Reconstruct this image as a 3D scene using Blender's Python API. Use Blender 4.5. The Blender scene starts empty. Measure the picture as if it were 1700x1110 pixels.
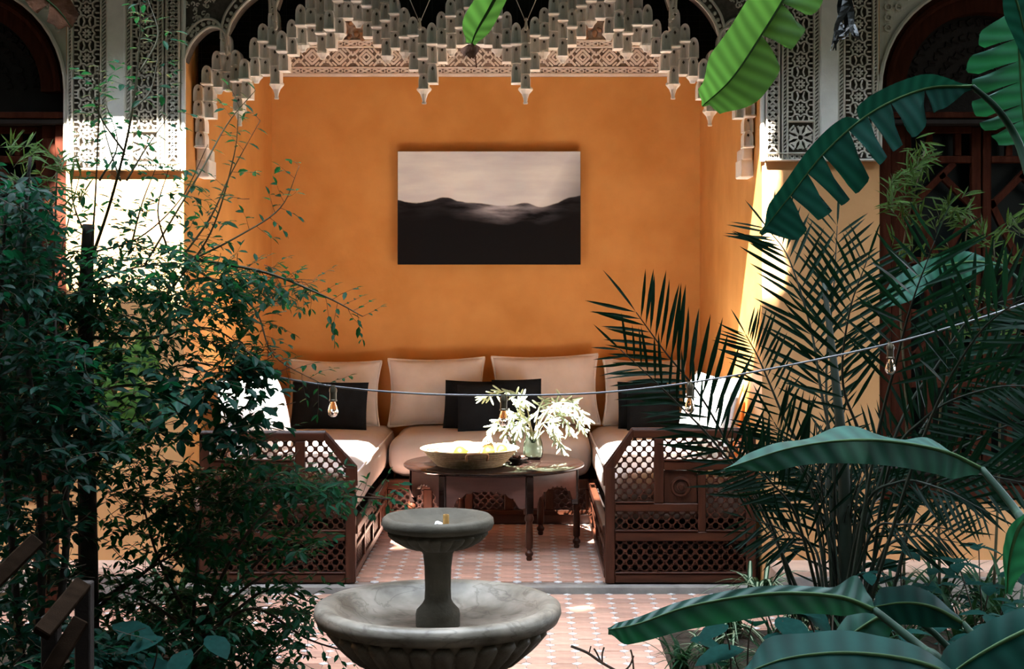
import bpy, math, random
from mathutils import Vector, Matrix, Quaternion

random.seed(7)
PI = math.pi
SC = bpy.context.scene
COL = SC.collection
R = math.radians

# ------------------------------------------------------------------ camera
F_PX, HX, HY, CAM_Z = 2500.0, 868.0, 460.0, 1.626      # focal length, vanishing point, eye height
cam_data = bpy.data.cameras.new('camera')
cam = bpy.data.objects.new('camera', cam_data)
COL.objects.link(cam)
cam.location = (0, 0, CAM_Z)
cam.rotation_euler = (PI / 2, 0, 0)
cam_data.sensor_width = 36.0
cam_data.lens = 36.0 * F_PX / 1700.0
cam_data.shift_x = (850.0 - HX) / 1700.0
cam_data.shift_y = -(555.0 - HY) / 1700.0
cam_data.clip_start = 0.05
SC.camera = cam

# ------------------------------------------------------------------ light
SUN_DIR = Vector((0.22, 1.0, -1.235)).normalized()
world = bpy.data.worlds.new('sky'); SC.world = world
world.use_nodes = True
bg = world.node_tree.nodes['Background']
bg.inputs['Color'].default_value = (0.74, 0.86, 1.0, 1)
bg.inputs['Strength'].default_value = 10.0
sl = bpy.data.lights.new('sun', 'SUN'); sl.energy = 40.0; sl.angle = R(0.6); sl.color = (1.0, 0.95, 0.87)
so = bpy.data.objects.new('sun', sl); COL.objects.link(so)
so.rotation_euler = SUN_DIR.to_track_quat('-Z', 'Y').to_euler()
so.location = (-3, -6, 14)
SC.view_settings.view_transform = 'Standard'
SC.view_settings.look = 'None'
SC.view_settings.exposure = 1.5
SC.view_settings.gamma = 1.0
SC.view_settings.use_curve_mapping = False
SC.cycles.max_bounces = 10
SC.cycles.diffuse_bounces = 6
SC.cycles.sample_clamp_indirect = 12.0
SC.cycles.caustics_reflective = False
SC.cycles.caustics_refractive = False

# ------------------------------------------------------------------ helpers
def P(px, py, d):
    """a point at depth d seen at photo position (px, py)"""
    return Vector(((px - HX) * d / F_PX, d, CAM_Z - (py - HY) * d / F_PX))

def tag(o, label=None, cat=None, group=None, kind=None):
    if label: o['label'] = label
    if cat: o['category'] = cat
    if group: o['group'] = group
    if kind: o['kind'] = kind
    return o

def empty(name, loc=(0, 0, 0), label=None, cat=None, group=None, kind=None):
    o = bpy.data.objects.new(name, None); COL.objects.link(o)
    o.location = loc; o.empty_display_size = 0.1
    return tag(o, label, cat, group, kind)

WORLD_OF = {}
def wloc(o):
    v = Vector((0, 0, 0))
    while o is not None:
        v += o.location; o = o.parent
    return v

class MB:
    def __init__(s): s.v, s.f = [], []
    def add(s, vs, fs, M=None):
        n = len(s.v)
        s.v += [(M @ Vector(v)) if M is not None else Vector(v) for v in vs]
        s.f += [tuple(i + n for i in f) for f in fs]
        return s
    def box(s, a, b, M=None):
        x0, y0, z0 = a; x1, y1, z1 = b
        vs = [(x0,y0,z0),(x1,y0,z0),(x1,y1,z0),(x0,y1,z0),(x0,y0,z1),(x1,y0,z1),(x1,y1,z1),(x0,y1,z1)]
        return s.add(vs, [(0,3,2,1),(4,5,6,7),(0,1,5,4),(1,2,6,5),(2,3,7,6),(3,0,4,7)], M)
    def bbox(s, a, b, r, M=None):
        """box with chamfered edges"""
        c = [(a[i]+b[i])/2 for i in range(3)]; h = [abs(b[i]-a[i])/2 for i in range(3)]
        r = min(r, min(h)*0.9)
        vs, idx = [], {}
        for sx in (-1,1):
            for sy in (-1,1):
                for sz in (-1,1):
                    for ax in range(3):
                        p = [sx*(h[0]-r), sy*(h[1]-r), sz*(h[2]-r)]
                        p[ax] += (sx,sy,sz)[ax]*r
                        idx[(sx,sy,sz,ax)] = len(vs)
                        vs.append(tuple(p[i]+c[i] for i in range(3)))
        fs = []
        for ax in range(3):
            o1, o2 = [i for i in range(3) if i != ax]
            for sg in (-1, 1):
                q = []
                for s1, s2 in ((-1,-1),(1,-1),(1,1),(-1,1)):
                    k = [0,0,0]; k[ax]=sg; k[o1]=s1; k[o2]=s2
                    q.append(idx[(k[0],k[1],k[2],ax)])
                fs.append(tuple(q))
            for s1 in (-1,1):
                for s2 in (-1,1):
                    q = []
                    for e, t in ((-1,o1),(1,o1),(1,o2),(-1,o2)):
                        k = [0,0,0]; k[ax]=e; k[o1]=s1; k[o2]=s2
                        q.append(idx[(k[0],k[1],k[2],t)])
                    fs.append(tuple(q))
        for sx in (-1,1):
            for sy in (-1,1):
                for sz in (-1,1):
                    fs.append(tuple(idx[(sx,sy,sz,ax)] for ax in range(3)))
        return s.add(vs, fs, M)
    def tube(s, pts, rad, n=6, caps=True):
        pts = [Vector(p) for p in pts]
        if not hasattr(rad, '__len__'): rad = [rad]*len(pts)
        base = len(s.v); prev = None
        for i, p in enumerate(pts):
            t = (pts[min(i+1, len(pts)-1)] - pts[max(i-1, 0)])
            t = t.normalized() if t.length > 1e-9 else Vector((0,0,1))
            if prev is None:
                a = t.cross(Vector((0.13,0.21,1)) if abs(t.z) < .9 else Vector((1,0.1,0))).normalized()
            else:
                a = (prev - t*prev.dot(t)).normalized()
            prev = a; b = t.cross(a)
            for k in range(n):
                an = 2*PI*k/n
                s.v.append(p + (a*math.cos(an) + b*math.sin(an))*rad[i])
        for i in range(len(pts)-1):
            for k in range(n):
                k2 = (k+1) % n
                s.f.append((base+i*n+k, base+i*n+k2, base+(i+1)*n+k2, base+(i+1)*n+k))
        if caps:
            s.f.append(tuple(base+k for k in reversed(range(n))))
            s.f.append(tuple(base+(len(pts)-1)*n+k for k in range(n)))
        return s
    def lathe(s, prof, n=32, c=(0,0,0), mod=None):
        base = len(s.v); cx, cy, cz = c
        for j, (r, z) in enumerate(prof):
            for k in range(n):
                a = 2*PI*k/n
                rr = r if mod is None else mod(j, a, r)
                s.v.append(Vector((cx+rr*math.cos(a), cy+rr*math.sin(a), cz+z)))
        for j in range(len(prof)-1):
            for k in range(n):
                k2 = (k+1) % n
                s.f.append((base+j*n+k, base+j*n+k2, base+(j+1)*n+k2, base+(j+1)*n+k))
        return s
    def prism(s, poly, y0, y1, M=None):
        """polygon given in (x, z), extruded along y"""
        n = len(poly)
        vs = [(x, y0, z) for x, z in poly] + [(x, y1, z) for x, z in poly]
        fs = [tuple(range(n)), tuple(reversed(range(n, 2*n)))]
        fs += [(i, i+n, (i+1) % n + n, (i+1) % n) for i in range(n)]
        return s.add(vs, fs, M)
    def prismz(s, poly, z0, z1):
        n = len(poly)
        vs = [(x, y, z0) for x, y in poly] + [(x, y, z1) for x, y in poly]
        fs = [tuple(reversed(range(n))), tuple(range(n, 2*n))]
        fs += [(i, (i+1) % n, (i+1) % n + n, i+n) for i in range(n)]
        return s.add(vs, fs)
    def bar(s, a, b, w, d):
        """rectangular bar between two points, w wide in the xz plane, d deep along y"""
        a, b = Vector(a), Vector(b)
        t = (b-a).normalized(); y = Vector((0,1,0)); nrm = t.cross(y).normalized()*w/2; y = y*d/2
        vs = [a-nrm-y, a+nrm-y, a+nrm+y, a-nrm+y, b-nrm-y, b+nrm-y, b+nrm+y, b-nrm+y]
        return s.add(vs, [(0,3,2,1),(4,5,6,7),(0,1,5,4),(1,2,6,5),(2,3,7,6),(3,0,4,7)])
    def ball(s, c, r, nu=8, nv=5, sc=(1,1,1)):
        c = Vector(c); base = len(s.v)
        s.v.append(c+Vector((0,0,r*sc[2])))
        for j in range(1, nv):
            t = PI*j/nv
            for k in range(nu):
                a = 2*PI*k/nu
                s.v.append(c+Vector((r*sc[0]*math.sin(t)*math.cos(a), r*sc[1]*math.sin(t)*math.sin(a), r*sc[2]*math.cos(t))))
        s.v.append(c-Vector((0,0,r*sc[2]))); last = len(s.v)-1
        for k in range(nu):
            s.f.append((base, base+1+k, base+1+(k+1) % nu))
            for j in range(nv-2):
                o = base+1+j*nu
                s.f.append((o+k, o+nu+k, o+nu+(k+1) % nu, o+(k+1) % nu))
            o = base+1+(nv-2)*nu
            s.f.append((o+k, last, o+(k+1) % nu))
        return s
    def mesh(s, name, m, smooth=False, off=None):
        me = bpy.data.meshes.new(name)
        vs = s.v if off is None else [v-off for v in s.v]
        me.from_pydata([tuple(v) for v in vs], [], s.f)
        if m is not None: me.materials.append(m)
        if smooth:
            me.polygons.foreach_set('use_smooth', [True]*len(me.polygons))
            if smooth == 'auto':
                me.set_sharp_from_angle(angle=R(38))
        me.update()
        return me
    def build(s, name, m, parent=None, smooth=False, local=False, loc=None):
        """verts are world coordinates unless local; a child is stored relative to its parent"""
        off = None if local else (wloc(parent) if parent is not None else None)
        if parent is None and loc is not None and not local: off = Vector(loc)
        o = bpy.data.objects.new(name, s.mesh(name, m, smooth, off))
        COL.objects.link(o)
        if parent is not None: o.parent = parent
        if loc is not None: o.location = loc
        return o

def inst(name, me, parent, M):
    """a piece that shares mesh data; M is in world space, the parents are unrotated"""
    o = bpy.data.objects.new(name, me); COL.objects.link(o)
    if parent is not None:
        o.parent = parent
        M = Matrix.Translation(-wloc(parent)) @ M
    o.matrix_basis = M
    return o

def copy_tree(o, parent=None):
    c = o.copy(); COL.objects.link(c)
    if parent is not None: c.parent = parent
    for ch in list(o.children): copy_tree(ch, c)
    return c

def T(x, y, z): return Matrix.Translation((x, y, z))
def frame(t, up):
    """rotation whose +Y runs along t and whose +Z leans to up"""
    t = Vector(t).normalized(); up = Vector(up)
    x = t.cross(up)
    if x.length < 1e-4: x = t.cross(Vector((1, 0.2, 0.1)))
    x.normalize(); z = x.cross(t)
    return Matrix(((x.x,t.x,z.x),(x.y,t.y,z.y),(x.z,t.z,z.z))).to_4x4()

def smooth_path(pts, n=8):
    pts = [Vector(p) for p in pts]
    if len(pts) < 3:
        return [pts[0].lerp(pts[-1], i/n) for i in range(n+1)]
    out = []
    for i in range(len(pts)-1):
        p0 = pts[i-1] if i else pts[0]*2-pts[1]
        p1, p2 = pts[i], pts[i+1]
        p3 = pts[i+2] if i+2 < len(pts) else pts[-1]*2-pts[-2]
        for k in range(n):
            t = k/n
            out.append(0.5*((2*p1)+(p2-p0)*t+(2*p0-5*p1+4*p2-p3)*t*t+(3*p1-p0-3*p2+p3)*t**3))
    out.append(pts[-1])
    return out

# ------------------------------------------------------------------ materials
MATS = {}
def mat(name, col, rough=0.7, var=0.0, vscale=6.0, bump=0.0, bscale=60.0, spec=0.3, col2=None, metal=0.0,
        objvar=0.0, trans=None, stretch=None, coords='Object', detail=4.0):
    m = bpy.data.materials.new(name); m.use_nodes = True
    nt = m.node_tree; N = nt.nodes; L = nt.links
    b = N['Principled BSDF']
    b.inputs['Roughness'].default_value = rough
    b.inputs['Metallic'].default_value = metal
    b.inputs['Specular IOR Level'].default_value = spec
    b.inputs['Base Color'].default_value = (*col, 1)
    tc = N.new('ShaderNodeTexCoord'); src = tc.outputs[coords]
    if coords == 'World':
        pass
    if stretch:
        mp = N.new('ShaderNodeMapping'); mp.inputs['Scale'].default_value = stretch
        L.new(src, mp.inputs['Vector']); src = mp.outputs['Vector']
    out = None
    if var > 0 or col2 is not None:
        nz = N.new('ShaderNodeTexNoise'); nz.inputs['Scale'].default_value = vscale; nz.inputs['Detail'].default_value = detail
        L.new(src, nz.inputs['Vector'])
        rp = N.new('ShaderNodeValToRGB')
        c2 = col2 if col2 is not None else tuple(min(1, c*(1+var)) for c in col)
        c1 = col if col2 is not None else tuple(c*(1-var) for c in col)
        rp.color_ramp.elements[0].color = (*c1, 1); rp.color_ramp.elements[1].color = (*c2, 1)
        rp.color_ramp.elements[0].position = 0.32; rp.color_ramp.elements[1].position = 0.68
        L.new(nz.outputs['Fac'], rp.inputs['Fac']); out = rp.outputs['Color']
    if objvar > 0:
        oi = N.new('ShaderNodeObjectInfo'); hs = N.new('ShaderNodeHueSaturation')
        mr = N.new('ShaderNodeMapRange'); mr.inputs['To Min'].default_value = 1-objvar; mr.inputs['To Max'].default_value = 1+objvar
        L.new(oi.outputs['Random'], mr.inputs['Value']); L.new(mr.outputs['Result'], hs.inputs['Value'])
        if out is not None: L.new(out, hs.inputs['Color'])
        else: hs.inputs['Color'].default_value = (*col, 1)
        out = hs.outputs['Color']
    if out is not None: L.new(out, b.inputs['Base Color'])
    if bump > 0:
        bz = N.new('ShaderNodeTexNoise'); bz.inputs['Scale'].default_value = bscale; bz.inputs['Detail'].default_value = 5
        L.new(src, bz.inputs['Vector'])
        bp = N.new('ShaderNodeBump'); bp.inputs['Strength'].default_value = bump; bp.inputs['Distance'].default_value = 0.01
        L.new(bz.outputs['Fac'], bp.inputs['Height']); L.new(bp.outputs['Normal'], b.inputs['Normal'])
    if trans is not None:                                  # leaf: part of the light goes through
        tr = N.new('ShaderNodeBsdfTranslucent'); tr.inputs['Color'].default_value = (*trans, 1)
        mx = N.new('ShaderNodeMixShader'); mx.inputs['Fac'].default_value = 0.35
        L.new(b.outputs['BSDF'], mx.inputs[1]); L.new(tr.outputs['BSDF'], mx.inputs[2])
        L.new(mx.outputs['Shader'], N['Material Output'].inputs['Surface'])
    MATS[name] = m
    return m

OCHRE = mat('ochre_tadelakt', (0.62, 0.285, 0.075), 0.55, col2=(0.73, 0.37, 0.115), vscale=3.2, bump=0.15, bscale=25, detail=7)
OCHRE_PALE = mat('ochre_warm_bounce', (0.54, 0.265, 0.105), 0.7, col2=(0.63, 0.33, 0.145), vscale=3.0, bump=0.15, bscale=25)  # paler ochre, warm bounced light put into the outer facade colour
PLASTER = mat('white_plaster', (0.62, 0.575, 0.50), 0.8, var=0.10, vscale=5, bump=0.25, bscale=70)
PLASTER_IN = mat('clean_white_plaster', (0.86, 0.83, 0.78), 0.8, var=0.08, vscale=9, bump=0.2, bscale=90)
RECESS_SHADE = mat('shaded_recess_plaster', (0.09, 0.075, 0.062), 0.9, var=0.25, vscale=40, bump=0.3, bscale=120)  # plaster darkened so the shade in carved recesses sits in its colour
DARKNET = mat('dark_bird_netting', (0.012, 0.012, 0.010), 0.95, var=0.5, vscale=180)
WOOD = mat('dark_cedar', (0.034, 0.0105, 0.0055), 0.35, col2=(0.066, 0.020, 0.010), vscale=4.0, bump=0.1, bscale=40, spec=0.25, stretch=(9, 9, 1.2))
WOOD_H = mat('dark_cedar_rail', (0.034, 0.0105, 0.0055), 0.35, col2=(0.074, 0.022, 0.010), vscale=4.0, bump=0.1, bscale=40, spec=0.25, stretch=(1.2, 9, 9))
WOOD_TBL = mat('polished_walnut', (0.008, 0.005, 0.0045), 0.12, col2=(0.018, 0.009, 0.007), vscale=3.0, spec=0.6, stretch=(1.5, 10, 10))
WOOD_APRON = mat('red_brown_wood', (0.085, 0.036, 0.028), 0.32, col2=(0.13, 0.058, 0.046), vscale=3.0, spec=0.5, stretch=(1.5, 4, 8))
WOOD_WIN = mat('old_red_wood', (0.034, 0.0085, 0.0045), 0.8, col2=(0.062, 0.016, 0.008), vscale=5.0, bump=0.2, bscale=60, spec=0.06, stretch=(8, 8, 1.5))
WOOD_DARK = mat('blackened_wood', (0.010, 0.0055, 0.004), 0.8, var=0.3, vscale=8, bump=0.3, bscale=60)
WOOD_GREY = mat('weathered_board', (0.0075, 0.0042, 0.0024), 0.95, col2=(0.015, 0.0085, 0.005), vscale=5, bump=0.2, bscale=50, spec=0.02, stretch=(2, 8, 8))
CREAM = mat('cream_linen', (0.76, 0.72, 0.72), 0.9, var=0.05, vscale=10, bump=0.15, bscale=220)
CREAM_D = mat('oatmeal_linen', (0.55, 0.49, 0.465), 0.9, var=0.05, vscale=8, bump=0.15, bscale=220)
WHITE_C = mat('white_cotton', (0.80, 0.78, 0.75), 0.9, var=0.03, vscale=8, bump=0.1, bscale=200)
NAVY = mat('black_wool', (0.012, 0.015, 0.020), 0.95, var=0.15, vscale=14, bump=0.25, bscale=260, spec=0.1)
TILE = mat('terracotta_tile', (0.47, 0.26, 0.19), 0.4, col2=(0.62, 0.36, 0.27), vscale=14, objvar=0.20, bump=0.08, bscale=60)
TILE_W = mat('white_inset_tile', (0.74, 0.74, 0.76), 0.3, objvar=0.12, var=0.06, vscale=20)
GROUT = mat('grey_grout', (0.22, 0.17, 0.145), 0.9, var=0.25, vscale=20)
KERB = mat('grey_stone', (0.20, 0.18, 0.165), 0.8, col2=(0.30, 0.265, 0.235), vscale=9, bump=0.3, bscale=50)
LEDGE = mat('pink_ledge_plaster', (0.55, 0.36, 0.27), 0.85, var=0.12, vscale=7, bump=0.2, bscale=50)
SOIL = mat('dark_soil', (0.035, 0.024, 0.016), 1.0, var=0.5, vscale=20, bump=0.8, bscale=40)
GLASS_DK = mat('dark_window_glass', (0.004, 0.007, 0.007), 0.3, spec=0.15)
CREEPER = mat('creeper_covered_wall', (0.026, 0.030, 0.025), 0.9, var=0.5, vscale=5, bump=0.8, bscale=9)
FRIEZE_BG = mat('frieze_ground_plaster', (0.36, 0.31, 0.27), 0.9, var=0.25, vscale=40, bump=0.3, bscale=120)  # darker ground, shade between the carved motifs put into the colour
HOLLOW = mat('muqarnas_hollow_plaster', (0.82, 0.79, 0.74), 0.85, var=0.12, vscale=14, bump=0.2, bscale=90)
PALM_ST = mat('palm_stalk', (0.0075, 0.013, 0.007), 0.6, var=0.3, vscale=12)
# ================================================================== SETTING
YF, YB, XL, XR = 8.0, 10.80, -1.80, 1.27           # facade plane, niche back wall, niche sides
XC = (XL + XR) / 2
def struct(mb, name, m, label=None, smooth=False, parent=None):
    o = mb.build(name, m, parent, smooth)
    if parent is None: tag(o, label, None, None, 'structure')
    return o
def fx(px, d=YF): return (px - HX) * d / F_PX
def fz(py, d=YF): return CAM_Z - (py - HY) * d / F_PX

# ---- floors
PITCH, HD = 0.109, 0.0235
def tile_mesh(name):
    h = PITCH/2 - 0.0012; c = HD + 0.001
    poly = [(-h+c,-h),(h-c,-h),(h,-h+c),(h,h-c),(h-c,h),(-h+c,h),(-h,h-c),(-h,-h+c)]
    return MB().prismz(poly, -0.008, 0.0)
def diamond_mesh():
    d = HD - 0.0015
    return MB().prismz([(-d,0),(0,-d),(d,0),(0,d)], -0.008, 0.0006)
tile_me = tile_mesh('tile').mesh('tile', TILE)
dia_me = diamond_mesh().mesh('diamond_tile', TILE_W)

floor = struct(MB().box((XL, YF-0.02, -0.2), (XR, YB, -0.006)), 'floor', GROUT, 'raised niche floor of terracotta tiles with white diamond insets')
X0 = 0.297
def lay(parent, x0, x1, y0, y1, zt, limit, xo):
    ts, ds = [], []
    i0, i1 = math.floor((x0-xo)/PITCH), math.ceil((x1-xo)/PITCH)
    j1 = int((y1-y0)/PITCH)
    for i in range(i0, i1+1):
        for j in range(j1+1):
            x, y = xo+i*PITCH, y1-0.02-j*PITCH
            if x0 <= x <= x1: ds.append((x, y))
            if x0 <= x+PITCH/2 <= x1 and y-PITCH/2 > y0: ts.append((x+PITCH/2, y-PITCH/2))
    for lst, me, nm, mt, src in ((ts, tile_me, 'tile', TILE, tile_mesh('t')), (ds, dia_me, 'diamond_tile', TILE_W, diamond_mesh())):
        lst.sort(key=lambda p: abs(p[0]+0.1)*0.9 + (YF-p[1])*0.2)
        rest = MB()
        for k, (x, y) in enumerate(lst):
            M = T(x, y, zt+random.uniform(-.0009, .0009)) @ Matrix.Rotation(random.uniform(-.008,.008), 4, 'Z') @ Matrix.Rotation(random.uniform(-.004,.004), 4, 'X')
            if k < limit: inst(nm, me, parent, M)
            else: rest.add(src.v, src.f, M)
        if rest.v: tag(rest.build(nm, mt, parent), kind='stuff')
lay(floor, -0.95, 0.50, 8.02, 9.93, 0.0, 300, X0)
kerb = struct(MB().bbox((-2.3, 7.93, -0.12), (1.62, 7.985, 0.0), .008), 'trim_1', KERB, 'grey stone kerb along the front of the niche floor')
court = struct(MB().box((-3.4, 5.9, -0.2), (3.4, 7.94, -0.041)), 'floor.001', GROUT, 'courtyard paving of worn terracotta tiles with white diamonds')
lay(court, -1.75, 1.25, 6.15, 7.915, -0.035, 300, X0+0.045)
lay(court, 1.26, 2.7, 6.9, 7.7, -0.036, 0, X0+0.045)
lay(court, -2.9, -1.76, 6.6, 7.7, -0.036, 0, X0+0.045)
struct(MB().box((-9.4, -9, -0.4), (9, 12, -0.19)), 'ground', SOIL, 'dark soil of the planted courtyard beds')

struct(MB().bbox((.62, 4.6, -.3), (3.4, 7.05, -.02), .02), 'ground.001', SOIL, 'dark soil bed right of the fountain')
struct(MB().bbox((-3.4, 4.6, -.3), (-1.30, 6.85, -.02), .02), 'ground.002', SOIL, 'dark soil bed left of the fountain')
# ---- walls
ZT = 4.25
WL0, WR1 = fx(110), fx(1460)
struct(MB().box((WL0, YF, -.2), (XL, YB+.3, ZT)), 'wall_left', OCHRE, 'ochre wall left of the niche')
struct(MB().box((XR, YF, -.2), (WR1, YB+.3, ZT)), 'wall_right', OCHRE, 'ochre wall right of the niche')
for nm, a, b in (('wall_left', WL0, XL), ('wall_right', XR, WR1)):
    MB().bbox((a, YF-.006, -.15), (b, YF+.004, 2.26), .003).build('warm_lit_face', OCHRE_PALE, bpy.data.objects[nm])  # thin skin carrying the painted warm bounce on the facade side
struct(MB().box((XL-.01, YB, -.2), (XR+.01, YB+.3, ZT)), 'wall_back', OCHRE, 'ochre back wall of the seating niche')
struct(MB().box((XL-.01, YF+.42, 3.76), (XR+.01, YB+.01, 3.9)), 'ceiling', PLASTER, 'plain ceiling inside the niche')
struct(MB().box((-9.3, 6.50, ZT), (6.5, YB+.3, ZT+.3)), 'roof', WOOD_DARK, 'overhanging gallery above the facade')
# low ledge at the foot of the facade
for nm, a, b in (('trim_2', -4.2, XL-.06), ('trim_3', XR+.03, 4.2)):
    l = struct(MB().bbox((a, 7.75, -.1), (b, YF+.02, 0.125), .015), nm, LEDGE, 'low pinkish plaster ledge along the foot of the facade')
    struct(MB().bbox((a, 7.738, -.1), (b, 7.752, 0.085), .004), 'ledge_face', KERB, parent=l)

# the other sides of the courtyard, behind and beside the viewer
struct(MB().box((-9.3, -8.4, -.3), (5.8, -8.1, 9.0)), 'wall_front.001', CREEPER, 'courtyard wall behind the viewer')
struct(MB().box((-9.3, -8.2, -.3), (-9.0, 8.1, 9.0)), 'wall_left.003', CREEPER, 'left side wall of the courtyard')
struct(MB().box((5.5, -8.2, -.3), (5.8, 8.1, 9.0)), 'wall_right.003', CREEPER, 'right side wall of the courtyard')
# ---- windows in arched recesses either side
def window(name, sx, x0, label):
    """u runs outwards from the wall end x0; sx is the side"""
    U = lambda u: x0 + sx*u
    AR, ZS = 0.576, fz(150)
    def bx(mb, u0, u1, y0, y1, z0, z1, r=.004):
        a, b = sorted((U(u0), U(u1))); return mb.bbox((a, y0, z0), (b, y1, z1), r)
    # masonry below and over the arch
    w = MB(); ue = 2.2 if sx > 0 else 6.6; a, b = sorted((U(0), U(ue))); w.box((a, YF, -.2), (b, YB, .54))
    a, b = sorted((U(1.152), U(ue))); w.box((a, YF, .54), (b, YF+.4, ZT))
    w.build('wall_left.001' if sx < 0 else 'wall_right.001', OCHRE_PALE, None)
    tag(bpy.data.objects['wall_left.001' if sx < 0 else 'wall_right.001'], 'ochre wall below the dark arched window', kind='structure')
    arc = [(U(AR-AR*math.cos(t)), ZS+AR*math.sin(t)) for t in [PI*k/24 for k in range(25)]]
    half = 12
    sp = MB()
    for seq in range(24):
        p, q = arc[seq], arc[seq+1]
        sp.prism([p, q, (q[0], ZT), (p[0], ZT)] if sx > 0 else [q, p, (p[0], ZT), (q[0], ZT)], YF, YF+.30)
    s_ = sp.build('wall_right.002' if sx > 0 else 'wall_left.002', PLASTER); tag(s_, 'carved plaster spandrel over the window arch', kind='structure')
    root = empty(name, (U(.576), YF+.15, .54), label, None, None, 'structure')
    a, b = sorted((U(-.02), U(1.2)))
    # pale rim, wooden arch, tympanum
    rim = MB().tube([(x, YF-.012, z) for x, z in [(arc[0][0], fz(268))]+arc[:]], .012, 6); rim.build('arch_rim', PLASTER, root, 'auto')
    rim2 = MB().tube([(U(AR-(AR-.055)*math.cos(PI*k/24)), YF+.03, ZS+(AR-.055)*math.sin(PI*k/24)) for k in range(25)], .02, 6); rim2.build('arch_moulding', WOOD_WIN, root, 'auto')
    wa = MB()
    for k in range(24):
        t0, t1 = PI*k/24, PI*(k+1)/24
        ri = AR-.15
        q = [(U(AR-AR*math.cos(t0)), ZS+AR*math.sin(t0)), (U(AR-AR*math.cos(t1)), ZS+AR*math.sin(t1)), (U(AR-ri*math.cos(t1)), ZS+ri*math.sin(t1)), (U(AR-ri*math.cos(t0)), ZS+ri*math.sin(t0))]
        wa.prism(q if sx > 0 else q[::-1], YF+.05, YF+.16)
    wa.build('wooden_arch', WOOD_WIN, root)
    tp = MB(); tp.box((a, YF+.16, fz(200)), (b, YF+.2, 3.3)); tym = tp.build('tympanum', WOOD_DARK, root)
    cv = MB()
    rr = random.Random(3)
    for ring in range(5):
        for k in range(9+ring*4):
            t = PI*(k+.5)/(9+ring*4); r_ = .07+ring*.075
            cv.tube([(U(AR-r_*math.cos(t)+.02*math.cos(e)), YF+.155, ZS+.02+r_*math.sin(t)+.02*math.sin(e)) for e in [rr.random()*2+j*1.1 for j in range(5)]], .006, 4)
    cv.build('carved_scroll', WOOD_DARK, tym)
    # lintel, jambs, sill
    bx(MB(), -.01, 1.162, YF-.015, YF+.2, fz(196), fz(186)).build('lintel', WOOD_WIN, root)
    bx(MB(), -.01, 1.162, YF-.005, YF+.18, fz(206), fz(197.5)).build('lintel', WOOD_DARK, root)
    for u0, u1 in ((0, .07), (1.082, 1.152)):
        bx(MB(), u0, u1, YF+.03, YF+.2, .62, fz(206)).build('jamb', WOOD_WIN, root)
    for u0, u1 in ((.075, .15), (1.002, 1.077)):
        bx(MB(), u0, u1, YF+.06, YF+.2, .62, fz(206)).build('jamb', WOOD_WIN, root)
    bx(MB(), -.02, 1.17, YF-.05, YF+.2, fz(788), fz(772), .01).build('sill', WOOD_DARK, root)
    bx(MB(), -.02, 1.17, YF-.03, YF+.2, fz(802), fz(789), .01).build('sill', WOOD_DARK, root)
    bx(MB(), -.02, 1.17, YF-.02, YF+.2, fz(828), fz(803), .01).build('sill_board', WOOD_WIN, root)
    # two sashes of lattice
    gl = MB(); gl.box((a, YF+.24, .6), (b, YF+.25, fz(200))); gl.build('pane', GLASS_DK, root)
    bk = MB(); bk.box((a, YF+.3, .3), (b, YF+.32, 3.3)); bk.build('dark_lining', WOOD_DARK, root)
    for s0, s1 in ((.15, .571), (.581, 1.002)):
        sash = empty('sash', (U((s0+s1)/2), YF+.12, .63)); sash.parent = root; sash.location = sash.location - wloc(root)
        y0, y1 = YF+.10, YF+.15
        for u0, u1 in ((s0, s0+.045), (s1-.05, s1)):
            bx(MB(), u0, u1, y0, y1, .63, fz(207)).build('stile', WOOD_WIN, sash)
        for py in (212, 262, 432, 520, 640, 764):
            bx(MB(), s0+.045, s1-.05, y0+.004, y1, fz(py+6), fz(py-6)).build('rail', WOOD_WIN, sash)
        for u in (s0+.145, s0+.30):
            for p0, p1 in ((212, 262), (432, 520), (640, 764)):
                bx(MB(), u-.018, u+.018, y0+.008, y1, fz(p1-6), fz(p0+6)).build('muntin', WOOD_WIN, sash)
        zt, zb = fz(268), fz(426)
        uw = s1-.05-(s0+.045)
        def dg(ua, za, ub, zb_):
            MB().bar((U(ua), y0+.03, za), (U(ub), y0+.03, zb_), .034, .04).build('diagonal_muntin', WOOD_WIN, sash)
        L0, R0 = s0+.045, s1-.05
        for (pa, pb) in ((268, 426), (526, 634)):
            zt, zb = fz(pa), fz(pb); zm = (zt+zb)/2
            um = (L0+R0)/2
            dg(R0-.09, zt, L0, zt-(R0-.09-L0)); dg(um, zt-.06, R0, zt-.06-(R0-um)); dg(R0, zm, um+.02, zb); dg(L0, zt-.2, um-.02, zb)
    hd = MB(); hd.box((U(.576)-.008, YF+.085, 1.5), (U(.576)+.008, YF+.10, 1.62)); hd.build('handle', WOOD_DARK, root)
    return root
window('window_1', -1, WL0, 'dark arched window left of the niche with wooden lattice')
window('window_2', 1, WR1, 'dark arched window right of the niche with red-brown wooden lattice')

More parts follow.
